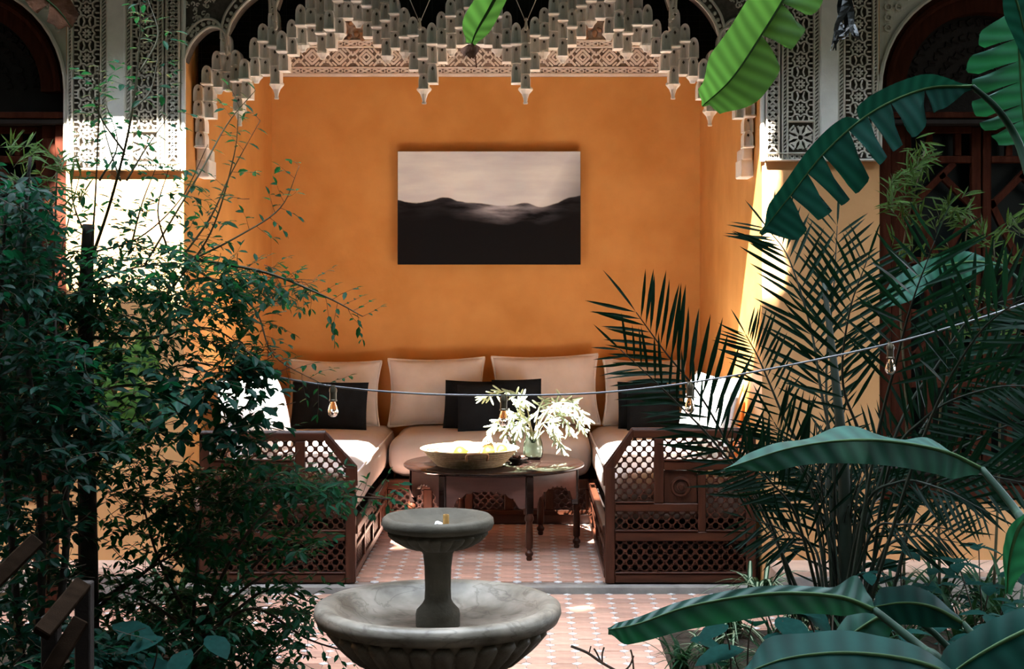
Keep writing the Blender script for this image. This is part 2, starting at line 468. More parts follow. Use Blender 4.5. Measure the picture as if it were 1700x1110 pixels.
# ---- carved plaster panels of the facade
def star_mb(w=.066, d=.018):
    mb = MB()
    def ring(pts, bw):
        for i in range(len(pts)): mb.bar((pts[i][0], 0, pts[i][1]), (pts[(i+1) % len(pts)][0], 0, pts[(i+1) % len(pts)][1]), bw, d)
    pts = []
    for k in range(16):
        r = .044 if k % 2 == 0 else .034
        pts.append((r*math.sin(PI*k/8), r*math.cos(PI*k/8)))
    ring(pts, .008)
    for k in range(8):
        t = PI*k/4+PI/8
        mb.bar((.006*math.sin(t), 0, .006*math.cos(t)), (.024*math.sin(t), 0, .024*math.cos(t)), .009, d*.7)
    for sx in (-1, 1):
        for zz in (-.064, -.045, -.018, .018, .045):
            mb.bar((sx*.045, 0, zz), (sx*w, 0, zz), .007, d)
        mb.bar((sx*.045, 0, -.064), (sx*.045, 0, -.04), .008, d)
        mb.bar((sx*.045, 0, .064), (sx*.045, 0, .04), .008, d)
        mb.bar((sx*.045, 0, .045), (sx*.028, 0, .030), .008, d); mb.bar((sx*.045, 0, -.045), (sx*.028, 0, -.030), .008, d)
        mb.bar((sx*.012, 0, .064), (sx*.020, 0, .040), .007, d); mb.bar((sx*.012, 0, -.064), (sx*.020, 0, -.040), .007, d)
    return mb
STAR = star_mb().mesh('star_rosette', PLASTER)
def corner_rosette():
    mb = MB()
    for k in range(8):
        t = PI*k/4
        c, s = math.cos(t), math.sin(t)
        mb.bar((.012*c, 0, .012*s), (.05*c, 0, .05*s), .010, .018)
        t2 = t+.25; mb.bar((.03*c, 0, .03*s), (.055*math.cos(t2), 0, .055*math.sin(t2)), .008, .018)
        t2 = t-.25; mb.bar((.03*c, 0, .03*s), (.055*math.cos(t2), 0, .055*math.sin(t2)), .008, .018)
    for sx, sz in ((-1,-1),(-1,1),(1,-1),(1,1)):
        mb.bar((sx*.055, 0, sz*.03), (sx*.03, 0, sz*.055), .008, .018)
    return mb
SQROS = corner_rosette().mesh('square_rosette', PLASTER)
RINGR = MB()
for k in range(8):
    t, t2 = PI*k/4, PI*(k+1)/4
    RINGR.bar((.018*math.cos(t), 0, .018*math.sin(t)), (.018*math.cos(t2), 0, .018*math.sin(t2)), .008, .016)
RINGR.ball((0, 0, 0), .006, 6, 4)
RINGR_ME = RINGR.mesh('ring_rosette', PLASTER)

def facade_panel(nm, sx, zb, label):
    mx = lambda px: fx(px) if sx > 0 else 2*XC - fx(px)
    root = empty(nm, (mx(1360), YF, zb), label, None, None, 'structure')
    ztop = 3.36
    def plate(p0, p1, y0, z0, z1, m, name, r=.004):
        a, b = sorted((mx(p0), mx(p1)))
        return MB().bbox((a, y0, z0), (b, YF+.004, z1), r).build(name, m, root)
    plate(1266, 1456, YF-.012, zb, ztop, RECESS_SHADE, 'recessed_ground', .001)
    # slender corner colonnette
    MB().tube([(mx(1265), YF-.012, zb-.0), (mx(1265), YF-.012, ztop)], .013, 8).build('colonnette', PLASTER_IN, root, 'auto')
    for p0, p1, pr in ((1270,1273,.04),(1290,1293,.045),(1296,1299,.045),(1304,1307,.045),(1348,1351,.045),(1357,1359.5,.04),(1389,1391.5,.04),(1398,1401,.045),(1446,1449,.045),(1453,1456,.04)):
        plate(p0, p1, YF-pr, zb, ztop, PLASTER, 'moulding')
    plate(1359, 1389.5, YF-.05, zb, ztop, PLASTER_IN, 'pilaster', .006)
    plate(1270, 1456, YF-.046, zb, zb+.012, PLASTER, 'moulding'); plate(1270, 1356, YF-.046, zb+.036, zb+.046, PLASTER, 'moulding')
    # square panel under the inner star band
    plate(1305, 1350, YF-.046, zb+.205, zb+.215, PLASTER, 'moulding')
    inst('square_rosette', SQROS, root, T(mx(1327.5), YF-.024, zb+.125) @ Matrix.Scale(1.15, 4))
    for c, z0 in ((1327.5, zb+.28), (1423.5, zb+.085)):
        k = 0
        while z0+k*.128 < ztop-.06:
            inst('star_rosette', STAR, root, T(mx(c), YF-.026, z0+k*.128)); k += 1
    # fine bands: lattice and herringbone, too small to pick apart
    lat = MB()
    def diag(p0, p1, z0, z1, step, w, both=True):
        a, b = sorted((mx(p0), mx(p1))); z = z0
        while z+(b-a) < z1:
            lat.bar((a, YF-.024, z), (b, YF-.024, z+(b-a)), w, .02)
            if both: lat.bar((b, YF-.024, z), (a, YF-.024, z+(b-a)), w, .02)
            z += step
    diag(1273, 1290, zb+.05, ztop, .034, .008); diag(1299, 1304, zb+.05, ztop, .02, .007, False)
    diag(1351, 1357, zb+.0, ztop, .02, .008, False); diag(1391.5, 1398, zb, ztop, .02, .008, False); diag(1449, 1453, zb, ztop, .018, .006, False)
    z = zb+.07
    while z < ztop:                                        # small flowers on the inner band
        lat.ball((mx(1281.5), YF-.026, z+.017), .010, 6, 4, (1, .7, 1)); z += .034
    x = 1274
    while x < 1346:
        lat.bar((mx(x), YF-.024, zb+.014), (mx(x+7), YF-.024, zb+.036), .007, .02); lat.bar((mx(x+7), YF-.024, zb+.014), (mx(x), YF-.024, zb+.036), .007, .02); x += 8
    tag(lat.build('fine_lattice', PLASTER, root), kind='stuff')
    # ring rosettes in the spandrel beside the arch
    AR, ZS = .576, fz(150)
    for i in range(6):
        for j in range(10):
            u, z = .045+i*.056, ZS+.05+j*.056
            if (u-AR)**2+(z-ZS)**2 > (AR+.045)**2 and z < 3.35:
                inst('ring_rosette', RINGR_ME, root, T(WR1+u if sx > 0 else WL0-u, YF-.006, z))
    return root
facade_panel('trim_4', -1, 2.19, 'carved white plaster panels left of the muqarnas arch')
facade_panel('trim_5', 1, 2.24, 'carved white plaster panels right of the muqarnas arch')

# ---- frieze high on the back wall
DB = YB-.02
fr = struct(MB().box((XL, YB-.012, fz(127, DB)), (XR, YB, 3.76)), 'trim_6', FRIEZE_BG, 'carved white plaster frieze along the top of the back wall')
def strip(p0, p1, pr, nm='moulding', m=PLASTER_IN):
    MB().bbox((XL+.005, YB-pr, fz(p1, DB)), (XR-.005, YB-.006, fz(p0, DB)), .004).build(nm, m, fr)
strip(121.5, 127, .035); strip(111, 114, .03); strip(76, 79.5, .03); strip(66, 69.5, .03)
XM = MB()
for s in (-1, 1): XM.bar((-.030, 0, -.014*s), (.030, 0, .014*s), .012, .02)
for s in (-1, 1): XM.bar((-.046, 0, .0), (-.034, 0, .014*s), .009, .02); XM.bar((.046, 0, .0), (.034, 0, .014*s), .009, .02)
XM_ME = XM.mesh('cross_motif', PLASTER_IN)
for py in (117.8, 72.8):
    for k in range(30): inst('cross_motif', XM_ME, fr, T(XL+.06+k*.1015, YB-.018, fz(py, DB)))
DM = MB()
for r, w in ((.052, .016), (.026, .012)):
    for k in range(4):
        t, t2 = PI*k/2, PI*(k+1)/2
        DM.bar((r*math.cos(t), 0, r*math.sin(t)), (r*math.cos(t2), 0, r*math.sin(t2)), w, .02)
for sx in (-1, 1):
    for sz in (-1, 1):
        DM.bar((sx*.05, 0, sz*.062), (sx*.098, 0, sz*.012), .014, .02); DM.bar((sx*.02, 0, sz*.062), (sx*.05, 0, sz*.035), .012, .02)
        DM.bar((sx*.062, 0, 0), (sx*.09, 0, sz*.04), .010, .02)
DM_ME = DM.mesh('diamond_motif', PLASTER_IN)
for k in range(16): inst('diamond_motif', DM_ME, fr, T(XL+.10+k*.1935, YB-.018, fz(95, DB)))
rr = random.Random(5)
for px in (575, 993):
    mb = MB()
    for k in range(26):
        t = rr.random(); h = rr.random()*(1-abs(2*t-1))
        mb.ball((fx(px-30+60*t, DB), YB-.03, fz(64-46*h, DB)), rr.uniform(.012, .028), 7, 5, (1, .7, 1))
    mb.build('carved_finial', mat('brown_carved_plaster_%d' % px, (.30, .19, .12), .9, var=.3, vscale=20) if px == 575 else MATS['brown_carved_plaster_575'], fr, True)

# ---- muqarnas arch hanging across the front of the niche
mq = empty('trim_7', (XC, YF+.2, 2.9), 'white plaster muqarnas arch hanging across the top of the niche', None, None, 'structure')
TOP = [-12,-6,5,25,45,50,35,18,0,-20,-35,-35,-25,-20,-20,-8,-35,-10,15,38,58,20,46,68,104,88,62,90,115,145]
BOT = [74,74,82,102,138,147,116,86,80,92,72,60,36,32,56,80,86,70,76,92,118,139,124,128,164,184,150,146,196,268]
COLW = 15.93
def cell_mesh(w, h, d=.10, rim=.0085, back=.028):
    """a small pointed niche cut into a block: rounded head, hollow face, drilled eye"""
    mb = MB(); n = 8
    def arch(hw, top):
        pts = [(-hw, 0)]; sh = top-hw*1.7
        for k in range(n+1):
            t = PI*(1-k/n)
            pts.append((hw*math.cos(t), sh+hw*1.7*math.sin(t)**.9))
        pts.append((hw, 0)); return pts
    o = arch(w/2, h); i = arch(w/2-rim, h-rim*1.5); m = len(o)
    i = [(x, max(z, .004)) for x, z in i]
    vs = [(x*.92, 0, z*.985) for x, z in o] + [(x, .008, z) for x, z in i] + [(x*.5, back, z*.84+.004) for x, z in i] + [(x, .016, z) for x, z in o] + [(x, d, z) for x, z in o]
    fs = []; mi = []
    def F(f, k): fs.append(f); mi.append(k)
    for k in range(m-1):
        F((k, k+1, m+k+1, m+k), 0); F((m+k, m+k+1, 2*m+k+1, 2*m+k), 1)
        F((k+1, k, 3*m+k, 3*m+k+1), 0); F((3*m+k+1, 3*m+k, 4*m+k, 4*m+k+1), 0)
    F((m-1, 0, m, 2*m-1), 0); F((2*m-1, m, 2*m, 3*m-1), 1); F((0, m-1, 4*m-1, 3*m), 0); F((3*m, 4*m-1, 5*m-1, 4*m), 0)
    F(tuple(range(2*m, 3*m)), 1)
    e = len(vs); zc = h*.70; r = w*.13
    vs += [(-r, back*.62, zc), (0, back*.5, zc-r*1.5), (r, back*.62, zc), (0, back*.74, zc+r*1.6)]
    F((e, e+1, e+2, e+3), 2)  # dark diamond painted in for the shaded drill hole
    mb.add(vs, fs)
    me = mb.mesh('muqarnas_cell', PLASTER_IN, 'auto')
    me.materials.append(HOLLOW); me.materials.append(RECESS_SHADE)
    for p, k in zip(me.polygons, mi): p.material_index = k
    return me
CW = COLW*.00324
MQ = YF+.15
CELL = cell_mesh(CW*1.10, .100)
PEND = MB().lathe([(.001,-.078),(.012,-.077),(.0135,-.070),(.010,-.064),(.013,-.046),(.022,-.022),(.036,-.006),(.041,0),(.041,.008),(.034,.016),(.001,.018)], 8).mesh('muqarnas_pendant', PLASTER_IN, False)
CUP = MB().lathe([(.001,-.034),(.014,-.032),(.020,-.018),(.031,-.006),(.036,0),(.036,.007),(.03,.012),(.001,.014)], 8).mesh('muqarnas_cup', PLASTER_IN, False)
LED = MB().bbox((-CW*.60, -.016, -.007), (CW*.60, .10, .005), .004).mesh('muqarnas_ledge', PLASTER_IN)
pyz = lambda py: fz(py, 8.24)
for k in range(30):
    for s in (-1, 1):
        x = XC + s*(k+.5)*CW*.985
        t, b = TOP[k], BOT[k]
        n = max(1, round((b-t)/27.0)); st = (b-t)/n
        for r in range(n):
            py_b = t+(r+1)*st
            y = MQ+.028*r+(.026 if (k+r) % 2 else 0)+(.014 if r == n-1 else 0)
            if py_b < -8: continue
            inst('muqarnas_cell', CELL, mq, T(x, y, pyz(py_b)) @ Matrix.Diagonal((1, 1, st/27*1.0, 1)))
            if (k+r) % 2 == 0 and r < n-1:
                inst('muqarnas_ledge', LED, mq, T(x, y, pyz(py_b)))
        if k == 29:                                        # plain foot of the arch at the wall
            MB().bbox((x-CW*.7, MQ+.14, fz(294, 8.3)), (x+CW*.7, MQ+.34, fz(264, 8.3)), .006).build('arch_foot', PLASTER_IN, mq)
            MB().bbox((x-CW*.55, MQ+.12, fz(266, 8.3)), (x+CW*.55, MQ+.34, fz(246, 8.3)), .006).build('arch_foot', PLASTER_IN, mq)
        yb = MQ+.028*n+.045
        if k in (5, 21, 25): inst('muqarnas_pendant', PEND, mq, T(x, yb, pyz(b)))
        elif k in (2, 7, 9, 12, 14, 16, 18, 23, 27): inst('muqarnas_cup', CUP, mq, T(x, yb, pyz(b)))
# dark netted wall above the muqarnas
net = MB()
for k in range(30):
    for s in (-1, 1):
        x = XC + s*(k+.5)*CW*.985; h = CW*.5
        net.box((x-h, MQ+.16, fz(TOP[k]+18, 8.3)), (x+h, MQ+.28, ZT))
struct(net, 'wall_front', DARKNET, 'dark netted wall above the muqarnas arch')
nt_ = MB()
for k in range(46):
    x = XL+.03+k*(XR-XL-.06)/45; c = min(29, int(abs(x-XC)/(CW*.985)))
    nt_.tube([(x, MQ+.145, fz(TOP[c], 8.3)), (x, MQ+.145, 3.5)], .0012, 3)
for k in range(26):
    z = 2.66+k*.034
    for s in (-1, 1):
        nt_.tube([(XC+s*(1.52), MQ+.146, z), (XC+s*(max(.02, 1.5-(z-2.6)*1.9)), MQ+.146, z)], .0012, 3)
o = nt_.build('bird_net', mat('grey_net', (.05, .05, .048), .9)); tag(o, 'thin dark bird net stretched above the muqarnas arch', 'net')

# ---- outer lobed arch in the facade plane, with carved foliage in its corners
oa = empty('trim_8', (XC, YF, 3.1), 'lobed outer arch band with carved foliage above the muqarnas', None, None, 'structure')
for s in (-1, 1):
    mxp = lambda px: fx(px) if s < 0 else 2*XC-fx(px)
    a1 = smooth_path([(303, 108, 0), (318, 72, 0), (342, 48, 0), (363, 46, 0), (376, 58, 0), (377, 78, 0)], 5)
    a2 = smooth_path([(377, 60, 0), (385, 35, 0), (405, 8, 0), (430, -10, 0), (450, -4, 0), (457, 12, 0), (458, 36, 0)], 5)
    a3 = smooth_path([(458, 12, 0), (470, -18, 0), (500, -50, 0)], 5)
    line = a1+a2+a3
    for off, rad, m in ((0, .010, PLASTER), (-13, .008, PLASTER)):
        for seg in (a1, a2, a3):
            MB().tube([(mxp(p.x+off*.7), YF-.012, fz(p.y+off)) for p in seg], rad, 6).build('arch_band', m, oa, 'auto')
    dots = MB()
    for seg in (a1, a2, a3):
        for i in range(0, len(seg), 2): dots.ball((mxp(seg[i].x-4), YF-.006, fz(seg[i].y-7)), .012, 6, 4, (1, .6, 1))
    tag(dots.build('bead_row', PLASTER, oa, True), kind='stuff')
    sp = MB()
    xs = [p for p in a1[:-6]]+[p for p in a2[6:-6]]+a3
    for p, q in zip(xs[:-1], xs[1:]):
        if abs(p.x-q.x) < .5: continue
        quad = [(mxp(p.x), fz(p.y)), (mxp(q.x), fz(q.y)), (mxp(q.x), ZT), (mxp(p.x), ZT)]
        sp.prism(quad if s < 0 else quad[::-1], YF+.0, YF+.12)
    sp.build('spandrel', RECESS_SHADE, oa)
    fol = MB(); rr = random.Random(11)
    for k in range(150):
        px, py = rr.uniform(308, 480), rr.uniform(-20, 95)
        lim = 108-(px-303)*1.35 if px < 375 else 45-(px-375)*.9
        if py > lim-24: continue
        c, r0, t0 = rr.uniform(.010, .018), 0, rr.random()*6
        fol.tube([(mxp(px)+c*(1-j*.13)*math.cos(t0+j*.9), YF-.004, fz(py)+c*(1-j*.13)*math.sin(t0+j*.9)) for j in range(7)], .0045, 4)
    tag(fol.build('carved_foliage', PLASTER, oa), kind='stuff')
    for px, py in ((377, 84), (458, 42), (697, 42)):
        MB().lathe([(.001,-.03),(.008,-.024),(.012,-.01),(.008,.0),(.006,.02),(.012,.03),(.001,.04)], 8, (mxp(px), YF-.005, fz(py))).build('small_pendant', PLASTER, oa, True)
    for px in (697,):
        MB().tube([(mxp(px-42), YF-.002, fz(-60)), (mxp(px), YF-.002, fz(38)), (mxp(px+42), YF-.002, fz(-60))], .004, 5).build('arch_band', PLASTER, oa)
# ================================================================== FURNITURE
def round_box(c, h, r, n=9, crown=0.0, wob=0.0, seed=1):
    """soft box: centre, half sizes, edge radius; crown bulges the top"""
    mb = MB(); c = Vector(c); rr = random.Random(seed); ph = [rr.random()*6 for _ in range(6)]
    ts = [-1+2*k/(n-1) for k in range(n)]
    ts = [math.sin(t*PI/2) for t in ts]
    for ax in range(3):
        a1, a2 = (ax+1) % 3, (ax+2) % 3
        for sg in (-1, 1):
            base = len(mb.v)
            for u in ts:
                for v in ts:
                    p = [0, 0, 0]; p[ax] = sg; p[a1] = u; p[a2] = v
                    q = Vector([p[i]*h[i] for i in range(3)])
                    inn = Vector([max(-(h[i]-r), min(h[i]-r, q[i])) for i in range(3)])
                    d = q-inn
                    if d.length > 1e-6: q = inn+d.normalized()*r
                    fx_, fy_ = 1-(p[0])**2, 1-(p[1])**2
                    if q.z > 0: q.z += crown*max(0, fx_)**.6*max(0, fy_)**.6
                    q.x += crown*.6*(1 if p[0] > 0 else -1)*(abs(p[0])**3)*max(0, 1-(q.z/h[2])**2)
                    q.y += crown*.6*(1 if p[1] > 0 else -1)*(abs(p[1])**3)*max(0, 1-(q.z/h[2])**2)
                    q += Vector((math.sin(q.y*6+ph[0]), math.sin(q.x*7+ph[1]), math.sin(q.x*8+q.y*5+ph[2])))*wob
                    mb.v.append(c+q)
            for i in range(n-1):
                for j in range(n-1):
                    f = (base+i*n+j, base+(i+1)*n+j, base+(i+1)*n+j+1, base+i*n+j+1)
                    mb.f.append(f if sg > 0 else f[::-1])
    return mb

def lattice_mb(x0, x1, z0, z1, y, a=.0272, rb=.0085, inside=None):
    """pierced lattice: round holes set diagonally, a turned bead on every crossing"""
    mb = MB()
    ni, nj = max(1, int(round((x1-x0)/a))), max(1, int(round((z1-z0)/a)))
    ax, az = (x1-x0)/ni, (z1-z0)/nj
    ok = inside or (lambda x, z: True)
    circ = [(math.cos(2*PI*k/8+PI/8), math.sin(2*PI*k/8+PI/8)) for k in range(8)]
    for i in range(ni+1):
        for j in range(nj+1):
            x, z = x0+i*ax, z0+j*az
            if not ok(x, z): continue
            if (i+j) % 2:
                r = .0168
                vs = []
                for yy in (y-.008, y+.008):
                    vs += [(x+dx*ax*1.0, yy, z+dz*az*1.0) for dx, dz in ((1,0),(0,1),(-1,0),(0,-1))]
                    vs += [(x+r*c, yy, z+r*s) for c, s in circ]
                fs = []
                for q in range(4):
                    k0 = (2*q-1) % 8; k1 = 2*q; k2 = (2*q+1) % 8
                    fs += [(q, 4+k0, 4+k1), (q, 4+k1, (q+1) % 4), ((q+1) % 4, 4+k1, 4+k2)]
                    b0 = 12; fs += [(b0+q, b0+4+k1, b0+4+k0), (b0+q, b0+(q+1) % 4, b0+4+k1), (b0+(q+1) % 4, b0+4+k2, b0+4+k1)]
                for k in range(8): fs.append((4+k, 4+(k+1) % 8, 16+(k+1) % 8, 16+k))
                # keep whole diamonds within the panel
                vs = [(min(max(vx, x0-.012), x1+.012), vy, min(max(vz, z0-.012), z1+.012)) for vx, vy, vz in vs]
                mb.add(vs, fs)
            else:
                r = rb
                mb.add([(x-r,y-.006,z),(x,y-.006,z-r),(x+r,y-.006,z),(x,y-.006,z+r),(x,y-.017,z)], [(0,1,4),(1,2,4),(2,3,4),(3,0,4)])
    return mb

def divan_end(root, mp, y, top=713, ch=(1050, 775)):
    """front end panel: stiles, rails, turned lattices, carved boss.  mp maps the photo's x to metres"""
    def rail(p0, p1, q0, q1, name='rail', m=None, yy=(0, .05), r=.005):
        a, b = sorted((mp(p0), mp(p1)))
        return MB().bbox((a, y+yy[0], fz(q1)), (b, y+yy[1], fz(q0)), r).build(name, m or (WOOD_H if abs(p1-p0) > abs(q1-q0) else WOOD), root)
    rail(1005, 1021, ch[1], 968, 'stile'); rail(1239, 1255, top, 968, 'stile')
    rail(ch[0], 1255, top, top+14, 'top_rail'); rail(1000, 1255, top-3, top, 'top_cap', None, (-.012, .062)) if False else None
    a, b = mp(1005), mp(ch[0]); zt, zc = fz(top), fz(ch[1])
    w = .052
    dv = Vector((b-a, 0, zt-zc)).normalized(); nv = Vector((-dv.z, 0, dv.x)); nv = nv if nv.z < 0 else -nv
    poly = [(a, zc), (b, zt), (b, zt-.05), (mp(1021), zc)]
    if (b-a) < 0: poly = poly[::-1]
    MB().prism(poly, y, y+.05).build('chamfer_rail', WOOD, root)
    cap = MB(); cap.tube([(a, y+.02, zc-.1), (a, y+.02, zc), (b, y+.02, zt), (mp(1255), y+.02, zt)], .012, 6); cap.build('top_bead', WOOD, root)
    rail(1021, 1239, 952, 967, 'bottom_rail')
    rail(1021, 1239, 882, 898); rail(1021, 1159, 835, 849); rail(1102, 1239, 765, 780)
    rail(1086, 1102, top+14, 835, 'stile'); rail(1159, 1172, 780, 882, 'stile')
    ca, cb = 1021, ch[0]
    def ins(x, z):
        px = 1021+(abs(x-mp(1021))/abs(mp(1239)-mp(1021)))*(1239-1021)
        lim = fz(728)-(max(0, 1052-px))*(62/45)*.0032
        return z < lim+.004
    n0 = [(1021, 1086, 728, 834, ins), (1102, 1239, 728, 764, None), (1172, 1239, 781, 881, None), (1021, 1159, 850, 881, None), (1021, 1239, 899, 951, None)]
    for p0, p1, q0, q1, f in n0:
        x0, x1 = sorted((mp(p0), mp(p1)))
        tag(lattice_mb(x0, x1, fz(q1), fz(q0), y+.025, inside=f).build('turned_lattice', WOOD, root), kind='stuff')
        for qq in (q1-2, ):
            rail(p0, p1, qq, qq+2.5, 'bead', WOOD_H, (-.006, .03), .002)
    # carved boss in its square
    x0, x1 = sorted((mp(1103), mp(1158)))
    sq = MB().bbox((x0, y+.018, fz(835)), (x1, y+.04, fz(781)), .003).build('boss_panel', WOOD, root)
    bs = MB(); bs.lathe([(.001,-.034),(.012,-.033),(.016,-.024),(.022,-.022),(.026,-.008),(.036,-.006),(.042,-.016),(.050,-.014),(.056,0)], 24)
    M = T((x0+x1)/2, y+.018, fz(808)) @ Matrix.Rotation(-PI/2, 4, 'X')
    b2 = MB().add(bs.v, bs.f, M)
    b2.build('boss', WOOD, sq, 'auto')

def side_panels(root, x, sx, y0, y1):
    """inner long side of a bench; sx points to the middle of the niche"""
    L = y1-y0
    def b(ya, yb, za, zb, d=.025, name='rail', m=None):
        a, c = sorted((x-sx*.02, x+sx*d*.4)); return MB().bbox((a, ya, za), (c, yb, zb), .004).build(name, m or WOOD, root)
    b(y0, y1, .255, .30, .05, 'top_rail'); b(y0, y1, .02, .065, .03, 'bottom_rail'); b(y0, y1, .165, .19)
    for k in range(5): b(y0+k*L/4-.02 if k else y0, y0+k*L/4+.02, .065, .255, .03, 'stile')
    for k in range(4):
        lt = lattice_mb(y0+k*L/4+.02, y0+(k+1)*L/4-.02, .065, .165, 0, .0272)
        o = MB().add([(x-sx*.006+v.y*.6, v.x, v.z) for v in lt.v], [f for f in lt.f]).build('turned_lattice', WOOD, root); tag(o, kind='stuff')
        lt = lattice_mb(y0+k*L/4+.02, y0+(k+1)*L/4-.02, .19, .255, 0, .0272)
        o = MB().add([(x-sx*.006+v.y*.6, v.x, v.z) for v in lt.v], [f for f in lt.f]).build('turned_lattice', WOOD, root); tag(o, kind='stuff')

YE = YF-.005
mpr = lambda px: fx(px)
mpl = lambda px: fx(590-(px-1005)*(259/250))
dr = empty('divan', (.85, YE, 0), 'dark carved cedar divan right of the table, lattice end panel facing the courtyard', 'divan', 'carved cedar divans')
divan_end(dr, mpr, YE)
side_panels(dr, .445, -1, YE+.05, 9.88)
MB().box((.47, YE+.06, .02), (1.26, YB-.02, .26)).build('seat_box', WOOD_DARK, dr)
MB().bbox((.44, 9.85, .0), (.50, 9.92, .3), .005).build('leg', WOOD, dr)
dl = empty('divan', (-1.3, YE, 0), 'dark carved cedar divan left of the table, half hidden by the leafy shrub', 'divan', 'carved cedar divans')
divan_end(dl, mpl, YE, 718, (1054, 775))
side_panels(dl, -.902, 1, YE+.05, 9.88)
MB().box((-1.79, YE+.06, .02), (-.925, YB-.02, .26)).build('seat_box', WOOD_DARK, dl)
MB().bbox((-.95, 9.85, .0), (-.89, 9.92, .3), .005).build('leg', WOOD, dl)
db = empty('divan', (-.22, 9.9, 0), 'low carved cedar divan against the back wall, behind the round table', 'divan', 'carved cedar divans')
MB().bbox((-.89, 9.88, .235), (.44, 9.93, .30), .006).build('top_rail', WOOD_H, db)
MB().bbox((-.89, 9.88, .065), (.44, 9.93, .10), .005).build('bottom_rail', WOOD_H, db)
MB().box((-.89, 9.95, .0), (.44, YB-.02, .24)).build('seat_box', WOOD_APRON, db)
for k in range(6):
    x = -.89+k*1.33/5; MB().bbox((max(-.89, x-.03), 9.88, .10), (min(.44, x+.03), 9.93, .235), .005).build('stile', WOOD, db)
for k in range(5):
    x = -.89+k*1.33/5; tag(lattice_mb(x+.03, x+1.33/5-.03, .10, .235, 9.905, .027).build('turned_lattice', WOOD_APRON, db), kind='stuff')
MB().bbox((-.89, 9.94, .0), (.44, 9.955, .065), .003).build('plinth', WOOD_APRON, db)

# mattresses
def mattress(c, h, label, m, seed, r=.10):
    o = empty('mattress', (c[0], c[1], c[2]-h[2]), label, 'mattress', 'seat mattresses')
    round_box(c, h, r, 13, .022, .004, seed).build('pad', m, o, True)
    return o
m1 = mattress((-1.345, 9.41, .445), (.430, 1.335, .138), 'long oatmeal linen mattress on the left divan', CREAM_D, 1)
m2 = mattress((.858, 9.41, .445), (.386, 1.335, .138), 'long oatmeal linen mattress on the right divan', CREAM_D, 2)
m3 = mattress((-.215, 10.335, .440), (.662, .440, .138), 'oatmeal linen mattress on the low divan at the back wall', CREAM_D, 3)
for m_, s, x in ((m2, -1, .463), (m1, 1, -.912)):
    MB().tube([(x-s*.004, 8.16+k*.2, .545-.0*k) for k in range(13)], .007, 5).build('piping', CREAM, m_, True)

def pillow_mb(w, h, t, n=13, pinch=.07, ear=1.0, seed=0):
    mb = MB(); rr = random.Random(seed); ph = [rr.random()*6 for _ in range(4)]
    ts = [math.sin((-1+2*k/(n-1))*PI/2) for k in range(n)]
    for side in (-1, 1):
        base = len(mb.v)
        for u in ts:
            for v in ts:
                x = w/2*u*(1-pinch*(1-v*v)); z = h/2*v*(1-pinch*(1-u*u))
                th = t/2*(max(0, (1-abs(u)**2.4)*(1-abs(v)**2.4)))**.45
                th *= 1+.10*math.sin(3*u+ph[0])*math.sin(2.5*v+ph[1])
                mb.v.append(Vector((x, side*th, z+h/2)))
        for i in range(n-1):
            for j in range(n-1):
                f = (base+i*n+j, base+(i+1)*n+j, base+(i+1)*n+j+1, base+i*n+j+1)
                mb.f.append(f if side < 0 else f[::-1])
    rim = []
    for seq in ([(u, -1) for u in ts], [(1, v) for v in ts[1:]], [(u, 1) for u in ts[::-1][1:]], [(-1, v) for v in ts[::-1][1:]]):
        for u, v in seq:
            rim.append(Vector((w/2*u*(1-pinch*(1-v*v)), 0, h/2*v*(1-pinch*(1-u*u))+h/2)))
    return mb, rim
def cushion(label, w, h, t, m, loc, rx=0, ry=0, rz=0, pip=None, seed=0, group='scatter cushions', pinch=.085, name='cushion'):
    mb, rim = pillow_mb(w, h, t, seed=seed, pinch=pinch)
    o = empty(name, loc, label, 'cushion', group)
    M = Matrix.Rotation(R(rz), 4, 'Z') @ Matrix.Rotation(R(rx), 4, 'X') @ Matrix.Rotation(R(ry), 4, 'Y')
    a = MB().add(mb.v, mb.f, M); c = a.build('cover', m, None, True, local=True); c.parent = o
    if pip:
        b = MB().tube([M @ p for p in rim], .011, 6); c2 = b.build('piping', pip, None, True, local=True); c2.parent = o
    return o
def cpos(px0, px1, pyb, d): return ((px0+px1)/2-HX)*d/F_PX
g1 = 'large cream back cushions'
ZM = .592
cushion('large cream piped cushion in the back left corner, behind a black cushion', .645, .46, .20, CREAM, (cpos(472, 632, 0, 10.5), 10.50, ZM), -14, 1, 0, CREAM, 1, g1)
cushion('large cream piped cushion at the back wall, left of the middle gap', .675, .475, .22, CREAM, (cpos(640, 810, 0, 10.5), 10.50, ZM), -13, -1, 0, CREAM, 2, g1)
cushion('large cream piped cushion at the back wall, behind the white sprigs', .745, .495, .22, CREAM, (cpos(815, 1000, 0, 10.5), 10.50, ZM), -13, -1.5, 0, CREAM, 3, g1)
cushion('large cream piped cushion in the back right corner, behind the palm frond', .575, .465, .20, CREAM, (cpos(998, 1142, 0, 10.5), 10.50, ZM), -14, 1, 0, CREAM, 4, g1)
cushion('big sunlit white cushion leaning on the left wall', .74, .46, .26, CREAM, (-1.51, 8.75, ZM), -14, 0, 74, CREAM, 5, g1)
cushion('big sunlit white cushion leaning on the right wall behind palm leaflets', .72, .47, .24, WHITE_C, (1.04, 8.80, ZM), -14, 0, -76, WHITE_C, 6, g1)
g2 = 'black scatter cushions'
cushion('wide black cushion in front of the back left corner cushion', .52, .335, .15, NAVY, (cpos(484, 606, 0, 10.2), 10.19, ZM), -17, 1, 0, None, 7, g2, .03)
cushion('black cushion half hidden by its neighbour, left end of the middle three', .36, .335, .12, NAVY, (cpos(734, 822, 0, 10.2)-.0, 10.26, ZM), -15, 1.5, -4, None, 8, g2, .03)
